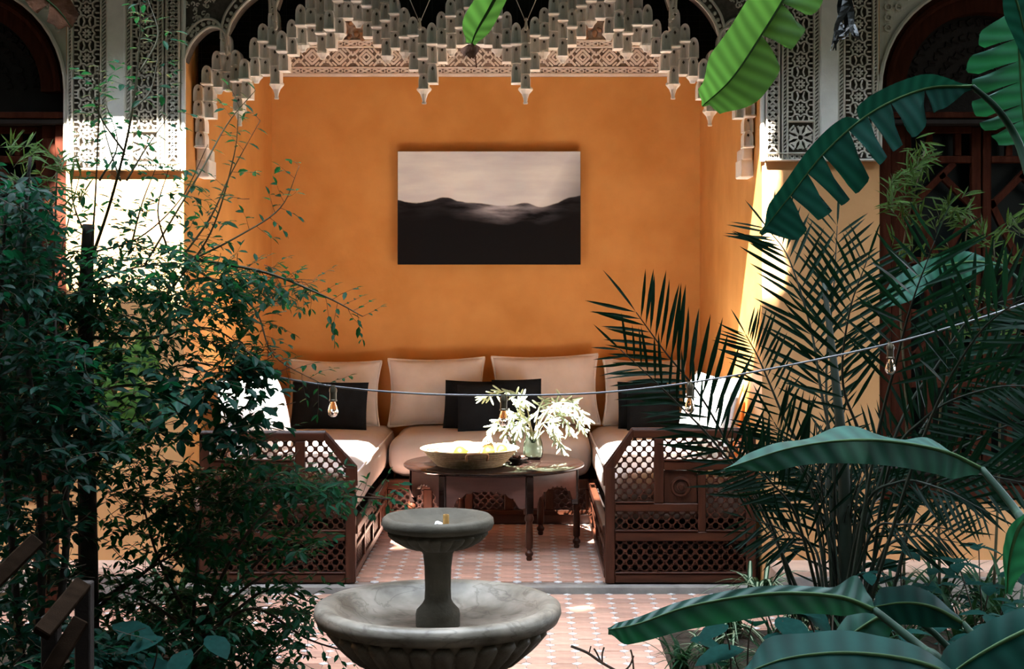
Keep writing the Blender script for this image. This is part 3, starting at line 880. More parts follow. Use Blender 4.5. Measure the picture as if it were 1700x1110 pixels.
cushion('black cushion at the centre of the middle three, behind the basket', .30, .325, .12, NAVY, (cpos(762, 832, 0, 10.08), 10.10, ZM), -17, 0, 5, None, 9, g2, .03)
cushion('black cushion at the right of the middle three, behind the sprigs', .34, .35, .14, NAVY, (cpos(818, 901, 0, 10.2), 10.20, ZM), -15, -1.5, 0, None, 10, g2, .03)
cushion('black cushion partly behind another in the back right corner', .34, .33, .12, NAVY, (cpos(1027, 1108, 0, 10.25), 10.24, ZM), -15, 0, 0, None, 11, g2, .03)
cushion('wide black cushion in front in the back right corner', .36, .33, .15, NAVY, (cpos(1042, 1127, 0, 10.1), 10.06, ZM), -17, -1, -5, None, 12, g2, .03)

# ---- table
TC = Vector((fx(820, 9.1), 9.1, 0)); TZ = .509
tb = empty('table', TC, 'round polished dark wood table with scalloped apron, in the middle of the niche', 'table')
top = MB().lathe([(.0, TZ-.028), (.50, TZ-.028), (.53, TZ-.024), (.546, TZ-.014), (.546, TZ-.006), (.538, TZ), (0, TZ)], 64, (TC.x, TC.y, 0))
top.build('tabletop', WOOD_TBL, tb, 'auto')
RH = .50
corners = [Vector((TC.x+RH*math.cos(R(a)), TC.y-RH*math.sin(R(a)), 0)) for a in (5, 65, 125, 185, 245, 305)]
leg_prof = [(.0,.0),(.014,.0),(.018,.012),(.015,.022),(.024,.034),(.024,.046),(.016,.055),(.014,.065),(.021,.074),(.022,.12),(.020,.20),(.018,.222),(.026,.232),(.026,.25),(.02,.26),(.02,.27)]
for c in corners:
    lg = MB().lathe(leg_prof, 12, (c.x, c.y, 0)); lg.build('leg', WOOD, tb, 'auto')
    d = (c-TC); ang = math.atan2(d.y, d.x)
    M = T(c.x, c.y, 0) @ Matrix.Rotation(ang, 4, 'Z')
    MB().bbox((-.03, -.024, .262), (.012, .024, TZ-.028), .004, M).build('leg_block', WOOD_TBL, tb)
for i in range(6):
    a, b = corners[i], corners[(i+1) % 6]
    t = (b-a).normalized(); L = (b-a).length; nrm = Vector((t.y, -t.x, 0))
    if (a+b)/2 != TC and nrm.dot((a+b)/2-TC) < 0: nrm = -nrm
    # apron board with a scalloped arch: outer edge minus arch, as a strip between arch and top edge
    zb, zt = .298, TZ-.028; n = 44; arc = []
    for k in range(n+1):
        u = k/n; x = (u-.5)*2
        w = .76
        if abs(x) > w: z = zb
        else:
            z = zb+.105*math.sqrt(max(0, 1-(x/w)**2))**1.0
            z -= .013*abs(math.sin(u*PI*11)) if abs(x) < w*.97 else 0
        arc.append((u*L, max(z, zb)))
    mb = MB()
    for k in range(n):
        q = [arc[k], arc[k+1], (arc[k+1][0], zt), (arc[k][0], zt)]
        vs = []
        for off in (.011, -.011):
            for u, z in q: vs.append(a+t*u+nrm*off+Vector((0, 0, z)))
        mb.add(vs, [(0,1,2,3),(7,6,5,4),(0,4,5,1),(2,6,7,3)] )
    mb.build('apron', WOOD_APRON, tb)

# ---- basket of fruit
BK = Vector((fx(780, 8.95), 8.95, TZ))
bk = empty('basket', BK, 'wide shallow woven straw basket holding fruit on the table', 'basket')
STRAW = mat('straw', (.30, .23, .13), .85, col2=(.44, .35, .23), vscale=60, bump=.4, bscale=150, stretch=(1, 1, .3))
body = MB(); rows = 7
for k in range(rows):
    z = .008+k*.0125; r = .190+.072*(k/(rows-1))**.9; body.lathe([(r+.0085*math.cos(2*PI*j/8), z+.0078*math.sin(2*PI*j/8)) for j in range(9)], 40, BK)
body.lathe([(0, .004), (.190, .004)], 40, BK); body.build('coiled_body', STRAW, bk, True)
MB().lathe([(.258, .086), (.275, .091), (.292, .099), (.296, .104), (.290, .107), (.272, .100), (.255, .094), (.258, .086)], 48, BK).build('rim', STRAW, bk, True)
bl_ = MB()
for k in range(6): bl_.lathe([(.190+.072*((k+.5)/6)**.9+.0052*math.cos(2*PI*j/6), .0143+k*.0125+.0016*math.sin(2*PI*j/6)) for j in range(7)], 40, BK)
bl_.build('binding_strands', mat('brown_binding', (.10, .055, .03), .9), bk, True)
for ang in (-80, 100):
    c, s = math.cos(R(ang)), math.sin(R(ang))
    pts = [BK+Vector((r*c-w*s, r*s+w*c, z)) for r, w, z in ((.285,-.06,.060),(.312,-.058,.098),(.318,0,.104),(.312,.058,.098),(.285,.06,.060))]
    MB().tube(smooth_path(pts, 4), .007, 6).build('handle', mat('tan_leather_%d' % ang, (.32, .17, .08), .6), bk, True)
LEMON = mat('lemon_peel', (.46, .29, .012), .45, var=.1, vscale=30, bump=.2, bscale=120)
PEACH = mat('pale_peach_skin', (.42, .24, .12), .6, col2=(.50, .34, .18), vscale=10)
fr_spots = [(764, 737, 8.86, .040, LEMON, 'yellow lemon near the front of the straw basket', 'lemon'), (811, 735, 8.92, .038, LEMON, 'yellow lemon right of the pale fruit in the straw basket', 'lemon'),
            (787, 737, 8.98, .042, PEACH, 'pale peach coloured fruit between the two lemons', 'fruit'), (750, 741, 9.05, .036, PEACH, 'small pale fruit at the left of the straw basket', 'fruit'), (833, 742, 9.02, .036, LEMON, 'yellow lemon at the right end of the straw basket', 'lemon')]
for px, py, d, r, m, lb, nm in fr_spots:
    c = Vector((fx(px, d), d, TZ+.070+r*.35)); a = random.random()*3
    pr = [(.0, -1.22), (.10, -1.16), (.22, -1.0), (.62, -.72), (.92, -.35), (1, 0), (.92, .35), (.62, .72), (.22, 1.0), (.12, 1.16), (0, 1.24)] if nm == 'lemon' else [(0, -.92), (.4, -.86), (.8, -.55), (1, 0), (.8, .6), (.4, .9), (.12, .92), (0, .84)]
    M = T(*c) @ Matrix.Rotation(a, 4, 'Z') @ Matrix.Rotation(1.35 if nm == 'lemon' else .3, 4, 'X')
    l = MB().lathe([(x*r, z*r) for x, z in pr], 14); l2 = MB().add(l.v, l.f, M)
    o = l2.build(nm, m, None, True, loc=c); tag(o, lb, 'fruit', 'fruit in the basket')
# ---- small dark dish
DD = Vector((fx(860, 9.06), 9.06, TZ))
dd = empty('dish', DD, 'small dark dish of brown seed pods between basket and vase', 'dish')
MB().lathe([(0, 0), (.035, 0), (.055, .016), (.060, .030), (.056, .030), (.05, .016), (.03, .006), (0, .006)], 24, DD).build('bowl', WOOD_DARK, dd, 'auto')
pods = MB(); rr = random.Random(4)
for k in range(9):
    a, r_ = rr.random()*6.3, rr.random()*.035; pods.ball(DD+Vector((r_*math.cos(a), r_*math.sin(a), .028+rr.random()*.014)), .015, 6, 4, (1.3, .8, .7))
tag(pods.build('seed_pods', WOOD_APRON, dd, True), kind='stuff')
# ---- glass vase with white succulent sprigs
VC = Vector((fx(885, 9.25), 9.25, TZ))
vs = empty('vase', VC, 'clear green-tinted glass vase on the table', 'vase')
gl = bpy.data.materials.new('green_glass'); gl.use_nodes = True
gb = gl.node_tree.nodes['Principled BSDF']; gb.inputs['Base Color'].default_value = (.75, .95, .85, 1); gb.inputs['Transmission Weight'].default_value = 1.0; gb.inputs['Roughness'].default_value = .03; gb.inputs['IOR'].default_value = 1.45
MB().lathe([(0, .0), (.044, .0), (.056, .012), (.062, .05), (.058, .10), (.046, .135), (.046, .165), (.050, .172), (.047, .172), (.043, .163), (.043, .135), (.054, .10), (.058, .05), (.052, .018), (.04, .010), (0, .010)], 28, VC).build('glass_body', gl, vs, 'auto')
SPRIG = mat('whitish_succulent', (.30, .35, .24), .6, col2=(.40, .45, .33), vscale=14, objvar=.08)
STEMM = mat('pale_stem', (.45, .40, .28), .7)
sleaf = MB().lathe([(.0005, 0), (.003, .006), (.0052, .022), (.0066, .046), (.0052, .064), (.003, .072), (.0004, .075)], 6)
SLEAF = MB().add(sleaf.v, sleaf.f, Matrix.Rotation(-PI/2, 4, 'X')).mesh('leaf', SPRIG, True)
brs = [[(884,735),(878,690),(868,662),(850,651),(825,650),(806,657)], [(884,735),(872,705),(850,692),(828,700),(814,722)], [(884,735),(866,690),(862,668),(872,664)],
       [(886,735),(900,695),(922,670),(950,672),(972,692)], [(886,735),(905,700),(930,690),(946,712)], [(886,735),(905,714),(922,722),(932,742)],
       [(884,735),(860,702),(842,712),(838,734)], [(886,735),(892,690),(898,668),(906,664)], [(884,735),(876,700),(858,686),(840,690),(822,706)],
       [(886,735),(900,690),(925,684),(955,690),(965,710)], [(886,735),(895,700),(910,680),(935,664),(950,664)], [(884, 735), (870,712),(852,718),(848,742)], [(886,735),(880,705),(868,698),(862,712)], [(886,735),(898,705),(915,700),(925,712)]]
rr = random.Random(9)
SPL = ['longest white sprig, arching over the fruit to end in front of the black cushions', 'white sprig drooping toward the basket rim', 'short upright white sprig just left of the vase centre', 'long white sprig arching right across the cream cushion',
       'white sprig reaching right and ending above the table edge', 'low white sprig hanging down beside the vase on the right', 'white sprig hanging down over the fruit', 'upright white sprig straight above the vase',
       'white sprig leaning left between hanging bulb and vase', 'white sprig drooping at the far right end of the bunch', 'highest white sprig on the right, against the cream cushion', 'low white sprig trailing just above the basket rim', 'short white sprig close above the vase mouth, leaning left', 'short white sprig close above the vase mouth, leaning right']
for bi, b in enumerate(brs):
    dd_ = rr.uniform(-.14, .14)
    pts = smooth_path([P(x, y, 9.25+dd_*(k/(len(b)-1))) for k, (x, y) in enumerate(b)], 6)
    sg = empty('succulent_sprig', pts[0], SPL[bi], 'plant', 'white succulent sprigs in the vase')
    MB().tube(pts, [.0045-.002*i/len(pts) for i in range(len(pts))], 5).build('stem', STEMM, sg, True)
    for i in range(int(len(pts)*.40), len(pts)):
        for q in range(2 if i < len(pts)-1 else 4):
            p = pts[i]; t = (pts[min(i+1, len(pts)-1)]-pts[i-1]).normalized()
            d = (t*.5+Vector((rr.uniform(-1, 1), rr.uniform(-1, 1), rr.uniform(-1.2, .45)))).normalized()
            inst('leaf', SLEAF, sg, T(*p) @ frame(d, (0, 0, 1)) @ Matrix.Scale(rr.uniform(.75, 1.15), 4))

# ---- picture on the back wall
PD = YB-.062
px0, px1, pz0, pz1 = fx(660, PD), fx(964, PD), fz(439, PD), fz(251, PD)
pic = empty('picture', ((px0+px1)/2, PD, pz0), 'unframed black and white photograph of misty mountains on the ochre back wall', 'picture')
MB().bbox((px0, PD, pz0), (px1, PD+.035, pz1), .002).build('canvas', mat('black_canvas_edge', (.01, .01, .01), .7), pic)
for x_ in (px0+.2, px1-.2): MB().box((x_-.02, PD+.034, pz0+.1), (x_+.02, YB+.004, pz1-.1)).build('batten', WOOD_DARK, pic)
pm = bpy.data.materials.new('mountain_photograph'); pm.use_nodes = True
nt = pm.node_tree; N, L = nt.nodes, nt.links; bs = N['Principled BSDF']; bs.inputs['Roughness'].default_value = .6; bs.inputs['Specular IOR Level'].default_value = .15
def nd(t, **k):
    n = N.new(t)
    for a, v in k.items(): setattr(n, a, v)
    return n
def math_(op, a, b=None):
    n = nd('ShaderNodeMath', operation=op)
    for i, v in enumerate((a, b)):
        if v is None: continue
        if isinstance(v, (int, float)): n.inputs[i].default_value = v
        else: L.new(v, n.inputs[i])
    return n.outputs[0]
tc = nd('ShaderNodeTexCoord'); sp_ = nd('ShaderNodeSeparateXYZ'); L.new(tc.outputs['Generated'], sp_.inputs[0])
u_, v_ = sp_.outputs['X'], sp_.outputs['Z']
fc = nd('ShaderNodeFloatCurve'); cu = fc.mapping.curves[0]
pts_ = [(0,.571),(.12,.545),(.20,.572),(.26,.590),(.33,.560),(.45,.540),(.55,.520),(.62,.518),(.70,.545),(.78,.512),(.86,.540),(.95,.590),(1,.607)]
cu.points[0].location = pts_[0]; cu.points[1].location = pts_[-1]
for p in pts_[1:-1]: cu.points.new(*p)
fc.mapping.update(); L.new(u_, fc.inputs['Value'])
nz = nd('ShaderNodeTexNoise'); nz.inputs['Scale'].default_value = 9; nz.inputs['Detail'].default_value = 6; L.new(tc.outputs['Generated'], nz.inputs['Vector'])
ridge = math_('ADD', fc.outputs[0], math_('MULTIPLY', math_('SUBTRACT', nz.outputs['Fac'], .5), .035))
above = math_('SUBTRACT', v_, ridge)
msk = nd('ShaderNodeMapRange'); msk.inputs['From Min'].default_value = -.004; msk.inputs['From Max'].default_value = .006; L.new(above, msk.inputs['Value'])
# land: dark, with mist lit in the middle just under the ridge
mist_u = nd('ShaderNodeFloatCurve'); cm = mist_u.mapping.curves[0]; cm.points[0].location = (0, .06); cm.points[1].location = (1, .05)
for p in ((.3, .12), (.45, .6), (.55, .95), (.66, .75), (.78, .35), (.9, .10)): cm.points.new(*p)
mist_u.mapping.update(); L.new(u_, mist_u.inputs['Value'])
mp = nd('ShaderNodeMapping'); mp.inputs['Scale'].default_value = (3, 1, 9); L.new(tc.outputs['Generated'], mp.inputs['Vector'])
nz2 = nd('ShaderNodeTexNoise'); nz2.inputs['Scale'].default_value = 1.6; nz2.inputs['Detail'].default_value = 7; L.new(mp.outputs[0], nz2.inputs['Vector'])
dep = nd('ShaderNodeMapRange'); dep.inputs['From Min'].default_value = -.17; dep.inputs['From Max'].default_value = -.015; L.new(above, dep.inputs['Value'])
nzs = nd('ShaderNodeMapRange'); nzs.inputs['From Min'].default_value = .35; nzs.inputs['From Max'].default_value = .65; L.new(nz2.outputs['Fac'], nzs.inputs['Value'])
mistv = math_('MULTIPLY', math_('MULTIPLY', mist_u.outputs[0], dep.outputs[0]), nzs.outputs[0])
land = nd('ShaderNodeMix', data_type='RGBA'); land.inputs['A'].default_value = (.004, .0045, .007, 1); land.inputs['B'].default_value = (.62, .66, .80, 1); L.new(mistv, land.inputs['Factor'])
# sky: pale, streaked, dark to the right above the ridge
mp2 = nd('ShaderNodeMapping'); mp2.inputs['Scale'].default_value = (1.6, 1, 4.5); L.new(tc.outputs['Generated'], mp2.inputs['Vector'])
nz3 = nd('ShaderNodeTexNoise'); nz3.inputs['Scale'].default_value = 1.3; nz3.inputs['Detail'].default_value = 6; L.new(mp2.outputs[0], nz3.inputs['Vector'])
rk = nd('ShaderNodeMapRange'); rk.inputs['From Min'].default_value = .78; rk.inputs['From Max'].default_value = 1.06; L.new(math_('SUBTRACT', u_, math_('MULTIPLY', math_('SUBTRACT', v_, .55), .38)), rk.inputs['Value'])
nz3r = nd('ShaderNodeMapRange'); nz3r.inputs['From Min'].default_value = .35; nz3r.inputs['From Max'].default_value = .7; L.new(nz3.outputs['Fac'], nz3r.inputs['Value'])
sky1 = nd('ShaderNodeMix', data_type='RGBA'); sky1.inputs['A'].default_value = (.86, .95, 1.0, 1); sky1.inputs['B'].default_value = (.62, .68, .80, 1); L.new(nz3r.outputs[0], sky1.inputs['Factor'])
sky2 = nd('ShaderNodeMix', data_type='RGBA'); sky2.inputs['B'].default_value = (.06, .075, .13, 1); L.new(sky1.outputs['Result'], sky2.inputs['A']); L.new(rk.outputs[0], sky2.inputs['Factor'])
fin = nd('ShaderNodeMix', data_type='RGBA'); L.new(msk.outputs[0], fin.inputs['Factor']); L.new(land.outputs['Result'], fin.inputs['A']); L.new(sky2.outputs['Result'], fin.inputs['B'])
L.new(fin.outputs['Result'], bs.inputs['Base Color'])
MB().box((px0+.002, PD-.002, pz0+.002), (px1-.002, PD+.002, pz1-.002)).build('print', pm, pic)

# ---- two-tier marble fountain
MARBLE = mat('weathered_marble', (.085, .070, .052), .5, col2=(.25, .215, .175), vscale=7.0, bump=.12, bscale=40, detail=9)
nt = MARBLE.node_tree
wv = nt.nodes.new('ShaderNodeTexNoise'); wv.inputs['Scale'].default_value = 3.0; wv.inputs['Detail'].default_value = 8; wv.inputs['Distortion'].default_value = 1.6
rp = nt.nodes.new('ShaderNodeValToRGB'); rp.color_ramp.elements[0].position = .47; rp.color_ramp.elements[1].position = .50; rp.color_ramp.elements[0].color = (1, 1, 1, 1); rp.color_ramp.elements[1].color = (.30, .26, .23, 1)
e = rp.color_ramp.elements.new(.53); e.color = (1, 1, 1, 1)
ml = nt.nodes.new('ShaderNodeMix'); ml.data_type = 'RGBA'; ml.blend_type = 'MULTIPLY'; ml.inputs['Factor'].default_value = .5
old = nt.nodes['Principled BSDF'].inputs['Base Color'].links[0].from_socket
nt.links.new(wv.outputs['Fac'], rp.inputs['Fac']); nt.links.new(old, ml.inputs['A']); nt.links.new(rp.outputs['Color'], ml.inputs['B']); nt.links.new(ml.outputs['Result'], nt.nodes['Principled BSDF'].inputs['Base Color'])
STONE = mat('mossy_limestone', (.046, .037, .025), .8, col2=(.085, .071, .052), vscale=9, bump=.35, bscale=45, detail=8)
FD = 5.6; FC = Vector((fx(727, FD), FD, -.035))
ZR = fz(1003, FD)+.035                                     # rim height above the paving
ft = empty('fountain', FC, 'two-tier weathered marble fountain with fluted basins in the courtyard', 'fountain')
RB = 205*FD/F_PX
basin = MB().lathe([(0, ZR-.25), (.10, ZR-.258), (.20, ZR-.245), (.29, ZR-.20), (.35, ZR-.145), (.392, ZR-.09), (.398, ZR-.066), (.418, ZR-.060), (RB-.012, ZR-.054), (RB, ZR-.026), (RB-.004, ZR-.002), (RB-.022, ZR+.008), (RB-.05, ZR+.008), (RB-.075, ZR-.004), (RB-.092, ZR-.024), (.30, ZR-.058), (.2, ZR-.075), (0, ZR-.08)], 96, FC)
bo = basin.build('basin', MARBLE, ft, True)
def prof_r(z):
    tb_ = [(-.060, .404), (-.09, .392), (-.145, .35), (-.20, .29), (-.245, .20)]
    for (za, ra), (zb_, rb_) in zip(tb_[:-1], tb_[1:]):
        if za >= z >= zb_: return ra+(rb_-ra)*(za-z)/(za-zb_)
    return .2
gd = MB(); n_ = 7
for i in range(n_+1):
    t = i/n_
    for k in range(7):
        a = PI*k/6
        zz = -.070-.150*t; rc = prof_r(zz)
        w = (.044-.022*t)*(1 if 0 < i else .55)
        gd.v.append(Vector((rc+(.030-.012*t)*math.sin(a)*(1 if i else .55)-.006, w*math.cos(a), zz)))
for i in range(n_):
    for k in range(6):
        gd.f.append((i*7+k, i*7+k+1, (i+1)*7+k+1, (i+1)*7+k))
gd.f.append(tuple(range(6, -1, -1)))
GAD = gd.mesh('gadroon', MARBLE, True)
for k in range(30):
    inst('gadroon', GAD, bo, T(FC.x, FC.y, FC.z+ZR) @ Matrix.Rotation(2*PI*k/30, 4, 'Z'))
MB().lathe([(0, 0), (.22, 0), (.23, .02), (.21, .05), (.13, .07), (.10, .10), (.12, ZR-.27), (.15, ZR-.252), (0, ZR-.245)], 32, FC).build('foot', STONE, ft, 'auto')
# column, upper bowl
zc0 = ZR-.08; zu = fz(860, FD)+.035
MB().lathe([(.0, zc0-.01), (.082, zc0-.01), (.083, zc0+.045), (.079, zc0+.062), (.058, zc0+.085), (.050, zc0+.10), (.048, zc0+.14), (.050, zu-.18), (.056, zu-.13), (.066, zu-.115), (.07, zu-.105), (0, zu-.10)], 28, FC).build('column', STONE, ft, 'auto')
RU = 93.5*FD/F_PX
ub = MB().lathe([(0, zu-.115), (.07, zu-.115), (.115, zu-.10), (.155, zu-.078), (.184, zu-.048), (.178, zu-.041), (RU-.008, zu-.036), (RU, zu-.018), (RU-.003, zu+.0), (RU-.014, zu+.010), (RU-.028, zu+.006), (RU-.045, zu-.012), (.10, zu-.030), (0, zu-.034)], 64, FC)
uo = ub.build('upper_bowl', STONE, ft, True)
def up_r(z):
    tb_ = [(-.046, .184), (-.078, .156), (-.10, .116), (-.109, .09)]
    for (za, ra), (zb_, rb_) in zip(tb_[:-1], tb_[1:]):
        if za >= z >= zb_: return ra+(rb_-ra)*(za-z)/(za-zb_)
    return .09
gd2 = MB()
for i in range(n_+1):
    t = i/n_
    for k in range(7):
        a = PI*k/6
        gd2.v.append(Vector((up_r(-.048-.060*t)+.017*math.sin(a)*(1 if i else .4)-.004, (.024-.012*t)*(1 if i else .55)*math.cos(a), -.048-.060*t)))
gd2.f = list(gd.f)
GAD2 = gd2.mesh('gadroon', STONE, True)
for k in range(24): inst('gadroon', GAD2, uo, T(FC.x, FC.y, FC.z+zu) @ Matrix.Rotation(2*PI*k/24, 4, 'Z'))
spx = fx(741, FD); 
MB().lathe([(0, -.03), (.0115, -.03), (.0115, .028), (.010, .030), (.007, .030), (.007, .02), (0, .02)], 12, (spx, FD-.02, FC.z+zu-.012)).build('spout', mat('ochre_brass', (.36, .19, .055), .5, var=.2, vscale=30), ft, 'auto')
MB().bbox((-.016, -.012, -.01), (.016, .012, .012), .006, T(fx(729, FD), FD-.03, FC.z+zu-.02) @ Matrix.Rotation(.4, 4, 'Y')).build('stone_fragment', PLASTER_IN, ft)

# ---- festoon lights strung across the courtyard
SD = 6.0
cab = empty('string_light', P(850, 650, SD), 'black festoon cable with hanging clear bulbs strung across the courtyard', 'string light')
CABLE = mat('grey_cable', (.17, .165, .17), .4)
BRASS = mat('dark_brass_socket', (.10, .085, .06), .35, metal=.8)
cp = [(300, 596, 6.3), (430, 620, 6.15), (553, 641, 6.05), (690, 653, 6), (836, 656, 6), (990, 652, 6), (1145, 635, 6), (1310, 606, 5.95), (1478, 570, 5.9), (1600, 536, 5.85), (1720, 497, 5.8), (1850, 450, 5.7)]
path = smooth_path([P(*c) for c in cp], 8)
MB().tube(path, .0042, 6).build('cable', CABLE, cab, True)
BULBG = bpy.data.materials.new('clear_bulb_glass'); BULBG.use_nodes = True
b_ = BULBG.node_tree.nodes['Principled BSDF']; b_.inputs['Transmission Weight'].default_value = 1; b_.inputs['Roughness'].default_value = .02; b_.inputs['IOR'].default_value = 1.3; b_.inputs['Base Color'].default_value = (1, .97, .92, 1)
for (px, py, d) in ((553, 641, 6.05), (836, 656, 6), (1145, 635, 6), (1478, 570, 5.9)):
    c = P(px, py, d)
    so_ = MB().lathe([(0, .004), (.009, .004), (.012, -.004), (.016, -.012), (.016, -.022), (.014, -.024), (.014, -.052), (.016, -.054), (.016, -.060), (0, -.060)], 14, c).build('socket', BRASS, cab, 'auto')
    bl = MB().lathe([(.009, -.060), (.012, -.068), (.018, -.085), (.021, -.100), (.018, -.114), (.010, -.122), (0, -.124)], 16, c).build('bulb', BULBG, so_, True)
    MB().tube([c+Vector((.004*math.cos(k*1.3), .003*math.sin(k*1.3), -.066-.005*k)) for k in range(9)], .0012, 4).build('filament', CABLE, so_)
# ================================================================== PLANTS
def green(name, c, t, rough=.45, var=.35, vs=9, ov=.25, spec=.07):
    return mat(name, c, rough, var=var, vscale=vs, trans=t, objvar=ov, spec=spec)
G_SHRUB = green('shrub_leaf', (.005, .038, .020), (.014, .11, .026))
G_DARK = green('dark_shrub_leaf', (.0025, .023, .0145), (.004, .050, .017))
G_PALM = green('palm_leaflet', (.0035, .0125, .008), (.004, .02, .007), .5)
G_BAN = green('banana_leaf', (.018, .070, .054), (.008, .085, .022), .5, .2, 6, .1, .2)
G_BAN_L = green('young_banana_leaf', (.030, .085, .020), (.075, .185, .026), .5, .2, 7, .1)
G_BAN_D = green('old_banana_leaf', (.0065, .034, .028), (.004, .036, .018), .6, .25, 6, .1, .03)
G_RIB = mat('banana_midrib', (.035, .075, .025), .6, spec=.1)
G_PET = mat('banana_petiole', (.008, .026, .014), .65, var=.3, vscale=12, spec=.1)
G_BAMB = green('bamboo_leaf', (.030, .062, .016), (.06, .11, .015), .5, .5, 20, .35)
G_GRASS = green('grass_blade', (.014, .042, .020), (.018, .058, .016), .45, .3, 10)
CREAMSTR = mat('cream_leaf_margin', (.26, .32, .20), .5)
BARK = mat('dark_bark', (.016, .011, .008), .9, var=.5, vscale=12, bump=.7, bscale=30)
TWIG = mat('brown_twig', (.028, .018, .010), .8, var=.3, vscale=20)
GTWIG = mat('green_brown_stem', (.040, .034, .014), .7, var=.3, vscale=20)
DRY = mat('dry_leaf', (.16, .065, .032), .8, var=.4, vscale=14, bump=.4, bscale=60)
BLACKLEAF = mat('withered_black_leaf', (.008, .010, .010), .6, var=.3, vscale=14, bump=.4, bscale=60)

def leaf_mb(w=.42, droop=.10, fold=.10, n=3, cup=0):
    """ovate leaf along +Y, length 1, face up +Z"""
    mb = MB(); prof = {3: [(.22, .78), (.52, 1.0), (.80, .58)], 2: [(.3, .9), (.65, .85)], 4: [(.12, .5), (.35, .95), (.62, .92), (.85, .5)]}[n]
    zc = lambda t: -droop*t*t
    vs = [(0, 0, 0)]
    for t, k in prof: vs += [(-w*k/2, t+.02, zc(t)+fold*k), (0, t, zc(t)), (w*k/2, t+.02, zc(t)+fold*k)]
    vs.append((0, 1, zc(1)))
    fs = [(0, 2, 1), (0, 3, 2)]
    for i in range(len(prof)-1):
        a = 1+3*i; b = a+3
        fs += [(a, a+1, b+1, b), (a+1, a+2, b+2, b+1)]
    a = 1+3*(len(prof)-1); e = len(vs)-1
    fs += [(a, a+1, e), (a+1, a+2, e)]
    return mb.add(vs, fs)
L_OV = leaf_mb(.50, .18, .07); L_SM = leaf_mb(.40, .15, .06, 2); L_LAN = leaf_mb(.085, .06, .01, 3); L_BAM = leaf_mb(.13, .16, .02, 2)

def rnd_dir(rr, flat=.5):
    a = rr.random()*2*PI
    return Vector((math.cos(a), math.sin(a), rr.gauss(0, flat))).normalized()

class Foliage:
    """gathers leaves of one plant; those that show largest become objects of their own, the rest one part"""
    def __init__(s, lm, m, name='leaf'): s.lm, s.m, s.l, s.name = lm, m, [], name
    def put(s, p, d, up, size): s.l.append((Vector(p), T(*p) @ frame(d, up) @ Matrix.Scale(size, 4), size))
    def done(s, parent, limit=300, part='leaf', mass='foliage', smooth=False):
        s.l.sort(key=lambda e: -e[2]/max(.5, e[0].y))
        me = s.lm.mesh(part, s.m, smooth)
        for p, M, z in s.l[:limit]: inst(part, me, parent, M)
        if len(s.l) > limit:
            mb = MB()
            for p, M, z in s.l[limit:]: mb.add(s.lm.v, s.lm.f, M)
            tag(mb.build(mass, s.m, parent, smooth), kind='stuff')

def twig(wood, fol, p, d, length, rr, size, step, droop=.5, rad=.0018, tiltup=.35):
    """thin shoot with alternate leaves"""
    pts = [Vector(p)]; d = Vector(d).normalized(); n = max(3, int(length/step))
    for k in range(n):
        d = (d+Vector((rr.gauss(0, .12), rr.gauss(0, .12), rr.gauss(0, .1)-droop*.10))).normalized()
        pts.append(pts[-1]+d*step)
    wood.tube(pts, [rad*(1-.7*i/len(pts)) for i in range(len(pts))], 3, False)
    for k in range(1, len(pts)):
        sd = d.cross(Vector((0, 0, 1))).normalized()*(1 if k % 2 else -1)
        ld = (sd*1.0+d*.55+Vector((rr.gauss(0, .35), rr.gauss(0, .35), rr.gauss(-.15, .3)))).normalized()
        up = Vector((rr.gauss(0, tiltup), rr.gauss(0, tiltup)-.15, 1))
        fol.put(pts[k], ld, up, size*rr.uniform(.65, 1.2))
    fol.put(pts[-1], d, (0, 0, 1), size*.8)

def cluster(wood, fol, c, rr, n, size, length, out=None, step=.030, droop=.5):
    px, py, rx, ry, d0, d1 = c
    for _ in range(n):
        r_, a = math.sqrt(rr.random()), rr.random()*2*PI
        p = P(px+rx*r_*math.cos(a), py+ry*r_*math.sin(a), rr.uniform(d0, d1))
        d = rnd_dir(rr, .35)
        if out is not None: d = (d+Vector(out)*1.1).normalized()
        twig(wood, fol, p-d*length*.5, d, length*rr.uniform(.6, 1.2), rr, size, step, droop)

